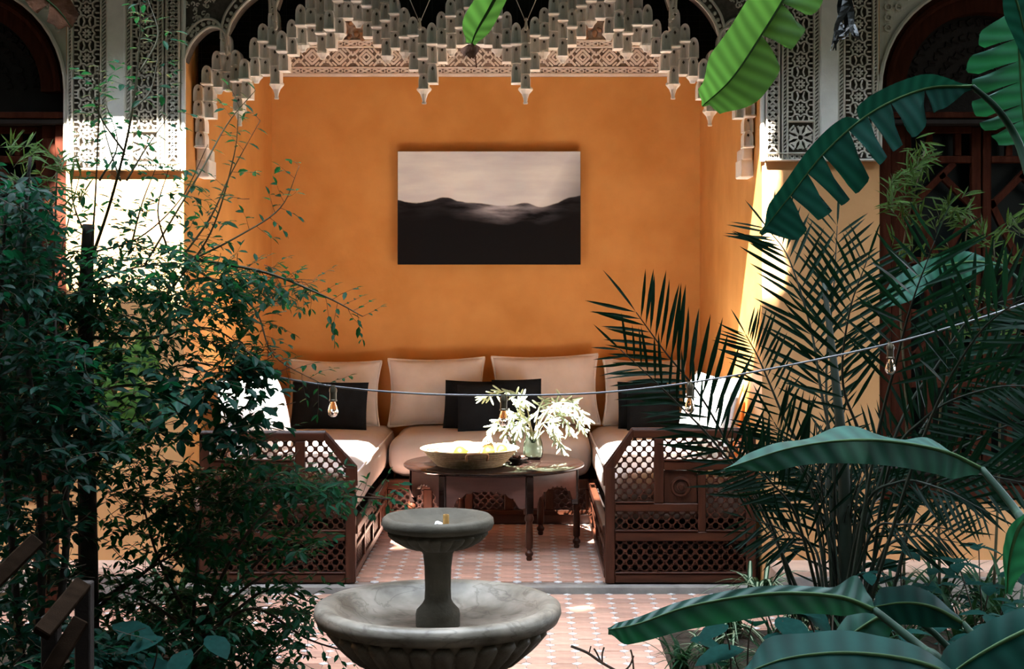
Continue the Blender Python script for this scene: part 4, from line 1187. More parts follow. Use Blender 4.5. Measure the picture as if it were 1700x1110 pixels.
# ---- unseen tall trees, their crowns added and shaped to block sun from the garden
CANOPY = mat('tree_crown_leaf', (.030, .07, .025), .55, var=.4, vscale=6, trans=(.03, .09, .02))
rr = random.Random(2)
def crown(name, x0, x1, n, trunk, label, patches=()):
    t = empty(name, trunk, label, 'tree')
    mb = MB()
    def leaf(xf, zf, z):
        y = YF-(z-zf)/1.235; x = xf-.22*(YF-y)
        q = Quaternion((rr.gauss(0, 1), rr.gauss(0, 1), rr.gauss(0, 1), rr.gauss(0, 1))).normalized()
        s = rr.uniform(.15, .27)
        mb.add([Vector((x, y, z))+q @ Vector(v) for v in ((-s, 0, 0), (0, -s*.55, .03), (s, 0, 0), (0, s*.55, .03))], [(0, 1, 2), (0, 2, 3)])
    for k in range(n):
        xf, zf = rr.uniform(x0, x1), rr.uniform(-10.5, 1.42)
        leaf(xf, zf-.05*math.sin(xf*5), rr.uniform(6.2, 8.0))
    for (xa, xb, za, zb, m) in patches:  # extra leaves placed to block sun at chosen facade spots
        for k in range(m): leaf(rr.uniform(xa, xb), rr.uniform(za, zb), rr.uniform(5.8, 6.8))
    tag(mb.build('crown_foliage', CANOPY, t), kind='stuff')
    tr = Vector(trunk); tp = Vector(((x0+x1)/2, 1.2, 6.6))
    MB().tube(smooth_path([tr, tr+Vector((0, .1, 2.5)), tr.lerp(tp, .25)+Vector((0, 0, 3.0)), tp], 6), [.16-.004*i for i in range(19)], 10).build('trunk', BARK, t, True)
    for k in range(6):
        e = Vector((rr.uniform(x0, x1), rr.uniform(-1.5, 3.6), rr.uniform(6.6, 7.4)))
        MB().tube(smooth_path([tr.lerp(tp, .3)+Vector((0, 0, 2.8)), tr.lerp(e, .6)+Vector((0, 0, 2.5)), e], 6), [.06-.004*i for i in range(13)], 6).build('limb', BARK, t, True)
crown('tree', -5.4, .1, 14500, (-3.9, 1.0, -.19), 'unseen tall tree beyond the left edge, its crown shaped to block sun')
crown('tree', -.1, 5.4, 14500, (4.1, 1.2, -.19), 'unseen tall tree beyond the right edge, its crown shaped to block sun', ((1.52, 1.80, 1.3, 2.10, 240), (1.46, 1.80, 1.95, 2.5, 170), (1.80, 1.92, 1.3, 1.95, 100), (1.95, 3.4, 1.3, 2.6, 800), (-4.5, -2.62, 1.2, 2.4, 700)))

# ---- left: slender tree-like shrub with tall shoots
rr = random.Random(21)
s1 = empty('shrub', P(145, 1150, 6.0)*1.0, 'tall slender-trunked shrub with fine upright shoots in front of the sunlit wall', 'shrub', 'leafy shrubs left of the fountain')
s1.location.z = -.19
trunk_pts = [Vector((P(150, 0, 6.0).x, 6.0, -.19)), P(146, 900, 6.0), P(142, 650, 6.0), P(143, 480, 6.0), P(147, 372, 6.0)]
tp = smooth_path(trunk_pts, 6)
MB().tube(tp, [.043-.0008*i for i in range(len(tp))], 10).build('trunk', BARK, s1, True)
wood = MB(); F1 = Foliage(L_SM, G_SHRUB)
shoots = [[(150,430),(158,330),(164,180),(163,110)], [(152,430),(185,330),(216,205),(231,80),(233,-20)], [(160,430),(120,330),(128,250)], [(240,440),(330,290),(378,205),(424,150)],
          [(285,480),(350,385),(388,260),(396,185)], [(300,430),(350,360),(385,285),(432,200)], [(300,440),(390,395),(465,345),(497,275)], [(150,420),(230,395),(300,330),(345,240)],
          [(320,430),(440,452),(540,492),(602,525)], [(150,470),(250,440),(380,455),(520,465)], [(330,450),(420,510),(455,590),(540,640)], [(150,560),(250,560),(350,545),(430,600)],
          [(150,650),(240,640),(330,680),(470,715)], [(150,520),(90,430),(60,350)], [(165,300),(195,240),(175,170)], [(200,300),(180,240),(160,160)], [(210,300),(240,250),(285,185)], [(100,420),(110,380),(140,260)],
          [(232,120),(262,60),(246,0)], [(222,180),(250,150),(262,95)], [(205,250),(170,200),(150,150)], [(215,420),(235,340),(262,270)],[(280,420),(262,350),(280,280)]]
bw = []
for si, b in enumerate(shoots):
    d0 = rr.uniform(5.8, 6.25)
    pts = smooth_path([P(x, y, 6.0+(d0-6.0)*min(1, k*.5)) for k, (x, y) in enumerate(b)], 7)
    r0 = .0075 if si in (1, 8, 11, 12) else .005
    MB().tube(pts, [r0*(1-.75*i/len(pts)) for i in range(len(pts))], 5).build('shoot' if b[-1][1] < 300 else 'branch', GTWIG, s1, True)
    for i in range(3, len(pts)):
        t = (pts[i]-pts[i-1]).normalized()
        for q in range(1 if si != 1 else 1):
            sd = t.cross(Vector((0, 1, 0))).normalized()*(1 if (i+q) % 2 else -1)
            if b[-1][1] < 300:
                if rr.random() < .25: continue
                L_ = rr.uniform(.03, .11)
                if rr.random() < .5: twig(wood, F1, pts[i], sd+t*.5+Vector((0, rr.gauss(0, .5), 0)), L_, rr, .054, .026, .3, .0012)
                else: F1.put(pts[i], sd+t*.3+Vector((0, rr.gauss(0, .4), -.2)), (rr.gauss(0, .3), -.2, 1),   .058*rr.uniform(.7, 1.1))
            else:
                twig(wood, F1, pts[i], sd+t*.8+Vector((0, rr.gauss(0, .5), 0)), rr.uniform(.06, .16), rr, .044, .026, .5, .0013)
cl = [(215,430,125,34,5.7,6.3,74), (100,470,100,55,5.7,6.3,90), (330,465,95,42,5.7,6.3,62), (245,505,115,42,5.7,6.3,84), (420,470,70,26,5.8,6.2,26), (400,545,55,60,5.8,6.2,40), (470,480,50,20,5.8,6.2,10),
      (330,590,90,40,5.8,6.3,34), (180,590,60,50,5.7,6.3,14), (110,560,100,70,5.7,6.3,100), (70,640,100,60,5.6,6.2,70)]
for c in cl: cluster(wood, F1, c[:6], rr, c[6], .056, .18)
for x, y in ((330,370),(260,360),(290,300),(200,340),(360,330)): cluster(wood, F1, (x, y, 50, 30, 5.8, 6.2), rr, 4, .042, .14)
tag(wood.build('twigs', TWIG, s1), kind='stuff')
F1.done(s1, 300)
# broad dark leaves hanging low on it
F1b = Foliage(L_OV, G_DARK, 'leaf'); wood = MB()
for c in [(335,640,100,24,5.6,6.0,22), (310,700,110,22,5.6,6.0,14), (400,690,55,30,5.7,6.0,14), (430,620,26,40,5.7,6.0,10), (390,620,50,30,5.6,6.0,14), (230,640,60,30,5.6,6.0,5), (370,722,60,14,5.6,6.0,8), (420,590,30,30,5.7,6.0,8), (270,600,90,20,5.6,6.0,7)]:
    cluster(wood, F1b, c[:6], rr, c[6], .070, .22, None, .045, 1.0)
tag(wood.build('twigs', TWIG, s1), kind='stuff'); F1b.done(s1, 200, 'broad_leaf')

# ---- left: low spreading shrub in front of the divan
rr = random.Random(31)
s2 = empty('shrub', (fx(330, 6.0), 6.0, -.19), 'low spreading shrub with small leaves in front of the left divan', 'shrub', 'leafy shrubs left of the fountain')
wood = MB(); F2 = Foliage(L_SM, G_SHRUB)
base = s2.location.copy()
for b in [[(330,1040),(400,900),(480,820),(560,800)], [(330,1040),(460,900),(560,830),(650,828)], [(320,1040),(330,900),(340,800)], [(320,1040),(260,920),(230,800)], [(330,1040),(430,960),(520,930)], [(330,1060),(420,1010),(510,1060),(590,1085)],
          [(160,1010),(260,930),(300,850),(290,780)], [(160,1000),(270,930),(360,880)], [(330,1060),(250,1000),(200,980)], [(340,1060),(440,980),(520,1000)]]:
    pts = smooth_path([P(x, y, 6.0+rr.uniform(-.15, .25)*min(k, 1)) for k, (x, y) in enumerate(b)], 7)
    MB().tube(pts, [.009*(1-.75*i/len(pts)) for i in range(len(pts))], 5).build('branch', TWIG, s2, True)
    for i in range(5, len(pts)):
        t = (pts[i]-pts[i-1]).normalized(); sd = t.cross(Vector((0, 1, 0))).normalized()*(1 if i % 2 else -1)
        twig(wood, F2, pts[i], sd+t*.8+Vector((0, rr.gauss(0, .5), .1)), rr.uniform(.08, .18), rr, .048, .028, .4, .0014)
for c in [(425,800,105,42,5.8,6.3,96), (530,812,65,24,5.8,6.2,26), (630,826,22,6,5.9,6.1,3), (350,860,90,50,5.8,6.3,76), (490,890,50,40,5.8,6.3,26), (265,800,90,50,5.8,6.3,44), (250,890,90,60,5.8,6.4,26),
          (400,1000,120,50,5.8,6.4,70), (270,1060,140,46,5.7,6.3,150), (230,980,80,40,5.8,6.3,40), (490,1040,36,40,5.8,6.3,14), (340,930,70,40,5.8,6.3,34), (190,740,90,50,5.7,6.3,74), (430,1070,90,40,5.8,6.3,44), (230,840,80,40,5.8,6.3,24)]:
    cluster(wood, F2, c[:6], rr, c[6], .058, .18)
tag(wood.build('twigs', TWIG, s2), kind='stuff'); F2.done(s2, 300)

# ---- left: dense dark bush at the edge
rr = random.Random(41)
s3 = empty('bush', (fx(40, 5.4), 5.4, -.19), 'dense dark leafy bush filling the left edge in front of the dark window', 'shrub')
wood = MB(); F3 = Foliage(L_OV, G_DARK)
for b in [[(60,1150),(70,900),(50,640),(40,420),(50,260)], [(40,1150),(20,900),(0,600),(10,330)], [(80,1150),(110,900),(100,700),(90,520)]]:
    pts = smooth_path([P(x, y, 5.5) for x, y in b], 7)
    MB().tube(pts, [.018*(1-.7*i/len(pts)) for i in range(len(pts))], 6).build('stem', BARK, s3, True)
for c in [(35,370,58,75,5.3,6.2,110), (25,480,75,70,5.2,6.2,120), (50,610,95,75,5.2,6.2,150), (60,730,110,70,5.2,6.2,170), (150,690,60,60,5.4,6.0,46), (50,850,90,60,5.2,6.2,90), (50,980,100,80,5.2,6.2,90), (60,1080,130,50,5.0,6.0,110), (-30,300,40,60,5.2,6.0,20), (180,1080,70,40,5.2,6.0,40)]:
    cluster(wood, F3, c[:6], rr, c[6], .058, .20, None, .034)
tag(wood.build('twigs', TWIG, s3), kind='stuff'); F3.done(s3, 300)

# ---- bamboo clumps with pale narrow leaves
def bamboo(label, culms, bursts, seed, size=.10):
    rr = random.Random(seed)
    t = empty('bamboo', (culms[0][0][0], 0, 0), label, 'bamboo', 'bamboo clumps')
    b0 = P(*culms[0][0]); t.location = (b0.x, b0.y, -.19)
    wd = MB(); F = Foliage(L_BAM, G_BAMB)
    for c in culms:
        pts = smooth_path([P(*p) for p in c], 6)
        MB().tube(pts, [.008*(1-.6*i/len(pts)) for i in range(len(pts))], 5).build('culm', GTWIG, t, True)
    for (px, py, d, n, spread) in bursts:
        for k in range(n):
            p = P(px+rr.gauss(0, spread), py+rr.gauss(0, spread), d+rr.uniform(-.12, .12))
            dr = Vector((rr.gauss(.1, .7), rr.gauss(0, .5), rr.gauss(.45, .6))).normalized()
            wd.tube([p-dr*.05, p], .0011, 3, False)
            for q in range(5):
                F.put(p-dr*.012*q, dr+Vector((rr.gauss(0, .55), rr.gauss(0, .5), rr.gauss(-.05, .5))), (rr.gauss(0, .5), -.7, .6), size*rr.uniform(.6, 1.15))
    tag(wd.build('twigs', GTWIG, t), kind='stuff'); F.done(t, 300)
bamboo('bamboo with yellow-green leaf tips in front of the right window', [[(1500,985,7.2),(1505,700,7.2),(1495,450,7.2),(1535,250,7.1)], [(1560,985,7.2),(1560,700,7.2),(1590,500,7.1),(1612,330,7.1)], [(1650,985,7.2),(1660,700,7.2),(1650,400,7.1)]],
       [(1535,262,7.1,7,9), (1518,285,7.1,7,10), (1505,305,7.1,5,10), (1490,300,7.1,4,8), (1482,335,7.1,5,10), (1500,345,7.1,5,12), (1520,350,7.1,4,10), (1602,340,7.1,6,14), (1585,365,7.1,5,12), (1620,385,7.1,3,12), (1560,360,7.1,4,12),
        (1600,470,7.1,6,22), (1660,400,7.1,4,14), (1670,440,7.1,4,12), (1610,530,7.1,6,20), (1580,545,7.1,4,14), (1670,560,7.1,4,16), (1560,420,7.2,4,18), (1500,390,7.2,4,14), (1690,370,7.1,5,12)], 51, .105)
bamboo('bamboo with dark narrow leaves at the left edge above the dense bush', [[(20,985,5.9),(30,600,5.9),(40,300,5.9)], [(80,985,5.9),(85,600,5.9),(95,260,5.9)]],
       [(20,245,5.9,4,12), (60,250,5.9,5,14), (95,270,5.9,5,12), (30,290,5.9,5,14), (75,300,5.9,5,14), (108,265,5.9,4,9), (10,330,5.9,4,14), (118,330,5.9,4,10)], 52, .085)

# ---- palm
rr = random.Random(61)
pb = Vector((fx(1400, 6.5), 6.5, -.19))
palm = empty('palm', pb, 'feathery palm with dark arching fronds right of the niche', 'palm')
LME = L_LAN.mesh('leaflet', G_PALM)
fronds = [  # rachis in the photo from foot to tip, depth at tip, leaflet length px, leaflet start share, lean of the face
 ([(1395,985),(1290,900),(1225,770),(1165,660),(1105,585),(1056,518)], 6.3, 120, .30, 22, True),
 ([(1395,985),(1280,870),(1195,745),(1110,655),(1030,580)], 6.2, 88, .42, 17, True),
 ([(1405,985),(1385,800),(1362,640),(1345,540),(1310,430),(1275,380)], 6.7, 105, .30, 22, True),
 ([(1400,985),(1378,800),(1372,620),(1384,480),(1390,375)], 6.9, 100, .42, 16, True),
 ([(1395,985),(1345,800),(1300,690),(1262,600),(1238,555)], 6.5, 75, .50, 16, True),
 ([(1410,985),(1450,760),(1488,600),(1515,500),(1552,400)], 5.7, 125, .42, 16, True),
 ([(1410,985),(1440,800),(1400,640),(1410,520),(1440,430)], 6.1, 110, .42, 15, True),
 ([(1410,985),(1470,800),(1540,690),(1640,645),(1730,640)], 5.9, 120, .40, 20, True),
 ([(1412,985),(1500,850),(1600,790),(1700,800)], 6.0, 110, .36, 17, False),
 ([(1405,985),(1330,880),(1280,800),(1235,760)], 6.2, 95, .36, 15, False),
 ([(1405,985),(1372,860),(1320,760),(1285,700)], 6.4, 100, .34, 15, False),
 ([(1408,985),(1430,860),(1490,800),(1560,810),(1640,850)], 6.0, 85, .40, 16, False),
 ([(1408,985),(1440,900),(1500,870),(1590,880)], 6.2, 80, .36, 13, False),
 ([(1402,985),(1350,920),(1300,880),(1240,860)], 6.3, 80, .36, 13, False),
 ([(1410,985),(1480,740),(1560,600),(1620,520),(1700,490)], 6.3, 115, .44, 17, False),
 ([(1408,985),(1420,860),(1440,780),(1480,720)], 6.6, 95, .34, 13, False),
 ([(1404,985),(1395,880),(1360,800),(1340,740)], 6.7, 90, .34, 13, False),
 ([(1412,985),(1520,760),(1620,560),(1740,470)], 5.5, 120, .5, 14, False),
 ([(1404,985),(1380,900),(1345,830),(1290,800)], 6.8, 90, .25, 15, False), ([(1404,985),(1420,900),(1400,820),(1350,770)], 7.0, 95, .25, 15, False),
 ([(1406,985),(1440,900),(1450,830),(1500,780)], 7.0, 95, .25, 15, False), ([(1406,985),(1460,930),(1520,890),(1590,900)], 6.6, 80, .25, 14, False),
 ([(1402,985),(1360,930),(1320,900),(1270,890)], 6.7, 75, .25, 14, False), ([(1412,985),(1530,820),(1640,720),(1750,690)], 6.3, 120, .35, 18, False),
 ([(1412,985),(1500,780),(1580,650),(1680,580)], 6.7, 120, .35, 18, False), ([(1408,985),(1400,860),(1385,780),(1400,690)], 7.0, 80, .3, 14, False),
]
for fi, (pl, dt, lpx, st, nl, solo) in enumerate(fronds):
    n = len(pl)
    pts = [P(x, y, 6.5+(dt-6.5)*(k/(n-1))) for k, (x, y) in enumerate(pl)]; pts[0] = pb+Vector((rr.uniform(-.1, .1), rr.uniform(-.08, .08), 0))
    pts = smooth_path(pts, 8)
    fr_ = MB().tube(pts, [.0095*(1-.80*i/len(pts)) for i in range(len(pts))], 5).build('frond', PALM_ST, palm, True)
    mass = MB(); L = lpx*6.3/F_PX
    for k in range(nl):
        u = st+(1-st)*(k/(nl-1))
        f = u*(len(pts)-1); i = min(int(f), len(pts)-2); p = pts[i].lerp(pts[i+1], f-i); t = (pts[i+1]-pts[i]).normalized()
        nrm = Vector((rr.gauss(0, .12), -1, rr.gauss(.25, .12))).normalized()
        sd = t.cross(nrm).normalized()
        for s in (-1, 1):
            if k == nl-1 and s == 1: d = t
            else: d = (t*(.62+.5*u*u)+sd*s*rr.uniform(.85, 1.05)+nrm*rr.uniform(.0, .35)+Vector((0, 0, rr.uniform(-.12, .05)))).normalized()
            ln = L*(.62+.5*math.sin(PI*min(1, (u-st)/(1-st)*.8+.15)))*rr.uniform(.85, 1.1)
            M = T(*p) @ frame(d, nrm+Vector((rr.gauss(0, .35), 0, rr.gauss(0, .35)))) @ Matrix.Diagonal((ln*.80, ln, ln, 1))
            if solo: inst('leaflet', LME, fr_, M)
            else: mass.add(L_LAN.v, L_LAN.f, M)
    if mass.v: tag(mass.build('leaflets', G_PALM, fr_), kind='stuff')
for k in range(16):                                        # bare stalks rising from the foot
    x = 1330+k*9.5; y1 = rr.uniform(690, 860)
    pts = smooth_path([pb+Vector((rr.uniform(-.14, .14), rr.uniform(-.15, .15), 0)), P((x+1400)/2, 880, 6.5), P(x+rr.uniform(-14, 14), y1, 6.5+rr.uniform(-.3, .3))], 6)
    MB().tube(pts, [.0065*(1-.6*i/len(pts)) for i in range(len(pts))], 5).build('stalk', PALM_ST, palm, True)
cn = smooth_path([pb, P(1402, 820, 6.5), P(1388, 640, 6.5), P(1368, 470, 6.6)], 6)
MB().tube(cn, [.036-.0014*i for i in range(len(cn))], 8).build('stem', PALM_ST, palm, True)

# ---- banana plants
def blade(parent, name, mid, wl, wr, side_l, side_r, m, tears=(), label=None, n=26, curl=(.12, .12), rib=True, ribr=.006, wavy=.0, seed=1, tipw=.02, gapk=1.0):
    """banana blade: midrib points, half widths as (share, metres) lists, the directions in which the two halves hang"""
    rr = random.Random(seed)
    pts = smooth_path(mid, 8); N = len(pts)
    mid_len = sum((b-a).length for a, b in zip(pts[:-1], pts[1:]))
    def at(u):
        f = u*(N-1); i = min(int(f), N-2); return pts[i].lerp(pts[i+1], f-i)
    def wd(tab, u):
        for (a, wa), (b, wb) in zip(tab[:-1], tab[1:]):
            if a <= u <= b: 
                s = (u-a)/(b-a); s = s*s*(3-2*s); return wa+(wb-wa)*s
        return tab[-1][1]
    mb = MB(); vein = []
    for half, (tab, sd, cu) in enumerate(((wl, Vector(side_l).normalized(), curl[0]), (wr, Vector(side_r).normalized(), curl[1]))):
        cuts = sorted([0.0, 1.0]+[t for h, t in tears if h == half])
        for c0, c1 in zip(cuts[:-1], cuts[1:]):
            ns = max(2, int(n*(c1-c0))+1); base = len(mb.v); nc = 5
            sag = rr.uniform(-.12, .12) if len(cuts) > 2 else 0
            for i in range(ns+1):
                u = c0+(c1-c0)*i/ns; p = at(u)
                t = (at(min(1, u+.02))-at(max(0, u-.02))).normalized()
                s = (sd-t*sd.dot(t)).normalized(); nr = s.cross(t).normalized()
                if nr.z < 0: nr = -nr
                w = wd(tab, u); e = (i/ns-.5)*2
                gap = .045*gapk*abs(e)**5*(len(cuts) > 2) * (1 if 0 < u < 1 else 0)
                for j in range(nc):
                    v = j/(nc-1)
                    q = p+s*w*v*(1-.25*abs(e)**6*(len(cuts) > 2)*v)-t*gap*v*(1 if e > 0 else -1)*.5
                    q -= nr*w*cu*v*v
                    q += t*w*v*.25
                    q += nr*w*(.022*math.sin(u*23+j)*v + wavy*math.sin(u*17+half*2)*v*v)
                    q += nr*w*sag*v
                    mb.v.append(q); vein.append(u*mid_len*150+v*5.5)
            for i in range(ns):
                for j in range(nc-1):
                    f = (base+i*nc+j, base+i*nc+j+1, base+(i+1)*nc+j+1, base+(i+1)*nc+j)
                    mb.f.append(f if half else f[::-1])
    o = mb.build(name, m, parent, True)
    o.data.attributes.new('vein', 'FLOAT', 'POINT').data.foreach_set('value', vein)
    if label: o['label'] = label
    if rib:
        MB().tube(pts, [ribr*(1-.8*i/N) for i in range(N)], 6).build('midrib', G_RIB, o, True)
    return o
def petiole(parent, pl, r0=.016, r1=.008, m=None):
    pts = smooth_path(pl, 6)
    MB().tube(pts, [r0+(r1-r0)*i/(len(pts)-1) for i in range(len(pts))], 8).build('petiole', m or G_PET, parent, True)
# vein relief on the blades
for m in (G_BAN, G_BAN_L, G_BAN_D):
    nt = m.node_tree; N_ = nt.nodes; at_ = N_.new('ShaderNodeAttribute'); at_.attribute_name = 'vein'
    w_ = N_.new('ShaderNodeMath'); w_.operation = 'SINE'; nt.links.new(at_.outputs['Fac'], w_.inputs[0])
    b_ = N_.new('ShaderNodeBump'); b_.inputs['Strength'].default_value = .30; b_.inputs['Distance'].default_value = .004
    nt.links.new(w_.outputs[0], b_.inputs['Height']); nt.links.new(b_.outputs['Normal'], N_['Principled BSDF'].inputs['Normal'])
    mr = N_.new('ShaderNodeMapRange'); mr.inputs['From Min'].default_value = -1; mr.inputs['To Min'].default_value = .72; mr.inputs['To Max'].default_value = 1.18
    nt.links.new(w_.outputs[0], mr.inputs['Value'])
    hs = N_.new('ShaderNodeHueSaturation'); bc = N_['Principled BSDF'].inputs['Base Color']; src = bc.links[0].from_socket
    nt.links.new(src, hs.inputs['Color']); nt.links.new(mr.outputs['Result'], hs.inputs['Value']); nt.links.new(hs.outputs['Color'], bc)
    tb_ = [n for n in N_ if n.type == 'BSDF_TRANSLUCENT'][0].inputs['Color']; h2 = N_.new('ShaderNodeHueSaturation'); h2.inputs['Color'].default_value = tb_.default_value[:]
    nt.links.new(mr.outputs['Result'], h2.inputs['Value']); nt.links.new(h2.outputs['Color'], tb_)

B1 = Vector((1.75, 4.7, -.19))
ban = empty('banana_plant', B1, 'tall banana plant at the right edge with torn arching leaves reaching over the niche', 'banana plant', 'banana plants')
MB().tube(smooth_path([B1, B1+Vector((-.02, 0, 1.0)), B1+Vector((.0, .05, 2.0)), B1+Vector((-.05, .05, 2.9))], 6), [.11-.0028*i for i in range(19)], 12).build('pseudostem', G_PET, ban, True)
crownp = B1+Vector((0, .05, 2.0))
def D(x, y, d): return P(x, y, d)
# bright young leaf hanging in from the top
blade(ban, 'leaf', [D(1352,-95,4.75), D(1318,-30,4.7), D(1268,52,4.65), D(1215,130,4.6), D(1166,176,4.6)], [(0,.06),(.3,.115),(.7,.115),(.92,.06),(1,.004)], [(0,.06),(.3,.115),(.7,.105),(.92,.055),(1,.004)],
      (-1, -.55, .55), (1, -.5, -.45), G_BAN_L, ((1,.36),(1,.52)), 'bright green young leaf hanging from the top', 40, (.18, .18), seed=2)
petiole(ban, [B1+Vector((-.05, .05, 2.75)), D(1500,-230,4.75), D(1352,-95,4.75)])
# small leaf tip with a dry brown end
blade(ban, 'leaf', [D(846,-50,4.4), D(815,10,4.4), D(792,50,4.4), D(783,72,4.4)], [(0,.05),(.5,.055),(1,.018)], [(0,.03),(.5,.035),(1,.012)], (-1, -.3, .2), (1, .2, -.4), G_BAN_L, (), 'narrow green leaf tip hanging at the top centre', 16)
petiole(ban, [B1+Vector((-.05, .05, 2.8)), D(1200,-420,4.5), D(846,-50,4.4)])
dl_ = MB()
for k in range(7):
    a = rr.uniform(-.6, .6); c = D(783+rr.uniform(-8, 8), 70+rr.uniform(-4, 8), 4.4)
    dl_.add([c, c+Vector((-.018+a*.03, .01, -.014)), c+Vector((a*.04, -.012, -.040)), c+Vector((.020+a*.03, .01, -.012))], [(0, 1, 2), (0, 2, 3)])
dl_.tube([D(783,75,4.4), D(789,92,4.4), D(791,112,4.4)], .002, 4)
o = dl_.build('dry_tip', DRY, ban, True); o['label'] = 'curled brown dry leaf tip'
# torn arching leaf
blade(ban, 'leaf', [D(1614,143,5.0), D(1535,148,5.0), D(1448,186,4.95), D(1372,250,4.9), D(1312,325,4.9), D(1262,388,4.9)], [(0,.01),(.2,.05),(.5,.05),(.85,.04),(1,.006)], [(0,.02),(.12,.085),(.3,.15),(.6,.165),(.88,.11),(1,.012)],
      (-.5, -.1, .75), (.62, -.35, -.75), G_BAN_D, ((1,.20),(1,.33),(1,.42),(1,.50),(1,.62),(1,.70),(1,.80),(0,.45)), 'dark torn leaf arching down across the carved plaster', 52, (.05, .10), seed=5)
petiole(ban, [crownp, D(1725,330,4.9), D(1690,235,5.0), D(1655,180,5.0), D(1614,143,5.0)], .018, .009)
# broad leaf at the upper right
blade(ban, 'leaf', [D(1690,12,5.2), D(1692,90,5.2), D(1697,170,5.2), D(1704,240,5.2)], [(0,.03),(.12,.14),(.35,.185),(.7,.165),(.92,.10),(1,.02)], [(0,.03),(.3,.15),(.7,.15),(1,.02)],
      (-1, -.25, -.15), (1, .2, -.3), G_BAN, ((0,.22),(0,.38),(0,.52),(0,.68),(0,.8)), 'broad green leaf hanging at the upper right corner', 40, (.10, .1), seed=7, gapk=.35)
petiole(ban, [B1+Vector((-.05, .05, 2.7)), D(1720,-120,5.1), D(1690,12,5.2)])
blade(ban, 'leaf', [D(1668,-40,4.6), D(1690,10,4.6), D(1712,110,4.6)], [(0,.02),(.5,.05),(1,.02)], [(0,.02),(.5,.06),(1,.02)], (-1, -.2, .1), (1, .2, -.2), G_BAN_D, (), 'grey-green leaf edge in the upper right corner', 12)
# small arched leaf lower down behind the palm
blade(ban, 'leaf', [D(1662,440,6.4), D(1610,434,6.4), D(1545,448,6.5), D(1495,478,6.5), D(1452,520,6.5)], [(0,.01),(.3,.05),(.7,.05),(1,.006)], [(0,.02),(.3,.07),(.7,.075),(1,.008)], (-.4, .3, .8), (.5, -.5, -.75), G_BAN, ((1,.4),), 'teal arched leaf behind the palm fronds', 24, seed=8)
petiole(ban, [B1+Vector((.1, .4, 1.0)), D(1730,560,6.0), D(1705,480,6.3), D(1662,440,6.4)], .012, .007)
# withered leaf hanging dark at the top
wl_ = MB()
for pl, w in (([(1408,-40),(1400,10),(1392,50),(1382,84)], 12), ([(1410,-40),(1412,20),(1420,55),(1424,66)], 10), ([(1404,-30),(1412,30),(1402,60),(1392,66)], 11)):
    for q in range(3):
        pp = smooth_path([D(x+rr.uniform(-6, 6), y, 4.9+rr.uniform(-.04, .04)) for x, y in pl], 4); b0 = len(wl_.v)
        for i, p in enumerate(pp):
            h = w*.6*(1-(i/(len(pp)-1))**2*.85)*4.9/F_PX; s = Vector((math.cos(i*.4+q), .5*math.sin(i*.5+q), 0)).normalized()
            wl_.v += [p-s*h, p+s*h]
        for i in range(len(pp)-1): wl_.f.append((b0+2*i, b0+2*i+1, b0+2*i+3, b0+2*i+2))
o = wl_.build('withered_leaf', BLACKLEAF, ban); o['label'] = 'withered black leaf hanging in shreds at the top'
petiole(ban, [B1+Vector((-.05, .05, 2.8)), D(1480,-260,4.9), D(1408,-40,4.9)], .01, .004, BLACKLEAF)

B2 = Vector((1.42, 3.35, -.19))
ba2 = empty('banana_plant', B2, 'low banana plant at the lower right corner with broad drooping leaves', 'banana plant', 'banana plants')
MB().tube(smooth_path([B2, B2+Vector((.02, 0, .4)), B2+Vector((.0, .0, .9))], 6), [.075-.002*i for i in range(13)], 12).build('pseudostem', G_PET, ba2, True)
c2 = B2+Vector((0, 0, .75))
blade(ba2, 'leaf', [D(1630,778,3.6), D(1560,747,3.6), D(1440,730,3.6), D(1320,742,3.6), D(1203,778,3.6)], [(0,.08),(.15,.17),(.5,.18),(.85,.10),(1,.01)], [(0,.02),(.12,.060),(.4,.060),(.8,.045),(1,.008)],
      (.05, 1, .06), (0, -.35, -1), G_BAN, (), 'broad level leaf crossing in front of the palm stalks', 40, (.05, .02), seed=11, wavy=.05)
petiole(ba2, [c2, D(1720,905,3.4), D(1685,845,3.5), D(1630,778,3.6)], .014, .008)
blade(ba2, 'leaf', [D(1452,1012,3.3), D(1390,990,3.3), D(1280,985,3.3), D(1150,1005,3.3), D(1060,1035,3.3), D(1010,1045,3.3)], [(0,.03),(.07,.075),(.22,.022),(.6,.02),(.9,.015),(1,.005)], [(0,.01),(.15,.04),(.5,.05),(.85,.038),(1,.010)],
      (-.1, .8, .75), (0, -.3, -1), G_BAN, (), 'long narrow leaf pointing at the fountain, curled at its base', 40, (.02, .02), seed=12, wavy=.06)
petiole(ba2, [c2+Vector((0, -.1, -.3)), D(1600,1135,3.1), D(1530,1075,3.2), D(1452,1012,3.3)], .014, .008)
blade(ba2, 'leaf', [D(1600,1035,3.5), D(1550,1008,3.5), D(1500,1000,3.5), D(1445,1008,3.5)], [(0,.04),(.3,.09),(.7,.08),(1,.01)], [(0,.02),(.3,.05),(.7,.05),(1,.006)], (.1, 1, .4), (.1, -.4, -1), G_BAN_D, (), 'short dark leaf beside the curled one', 20, seed=13)
petiole(ba2, [c2+Vector((0, -.05, -.3)), D(1660,1110,3.3), D(1600,1035,3.5)], .012, .007)
blade(ba2, 'leaf', [D(1640,1160,2.5), D(1540,1104,2.5), D(1420,1084,2.5), D(1310,1092,2.5), D(1225,1122,2.5)], [(0,.05),(.3,.10),(.7,.10),(1,.01)], [(0,.05),(.3,.11),(.7,.10),(1,.01)], (.0, 1, .15), (0, -1, -.55), G_BAN_D, (), 'large leaf along the bottom edge, nearest the camera', 30, (.02, .15), seed=14)
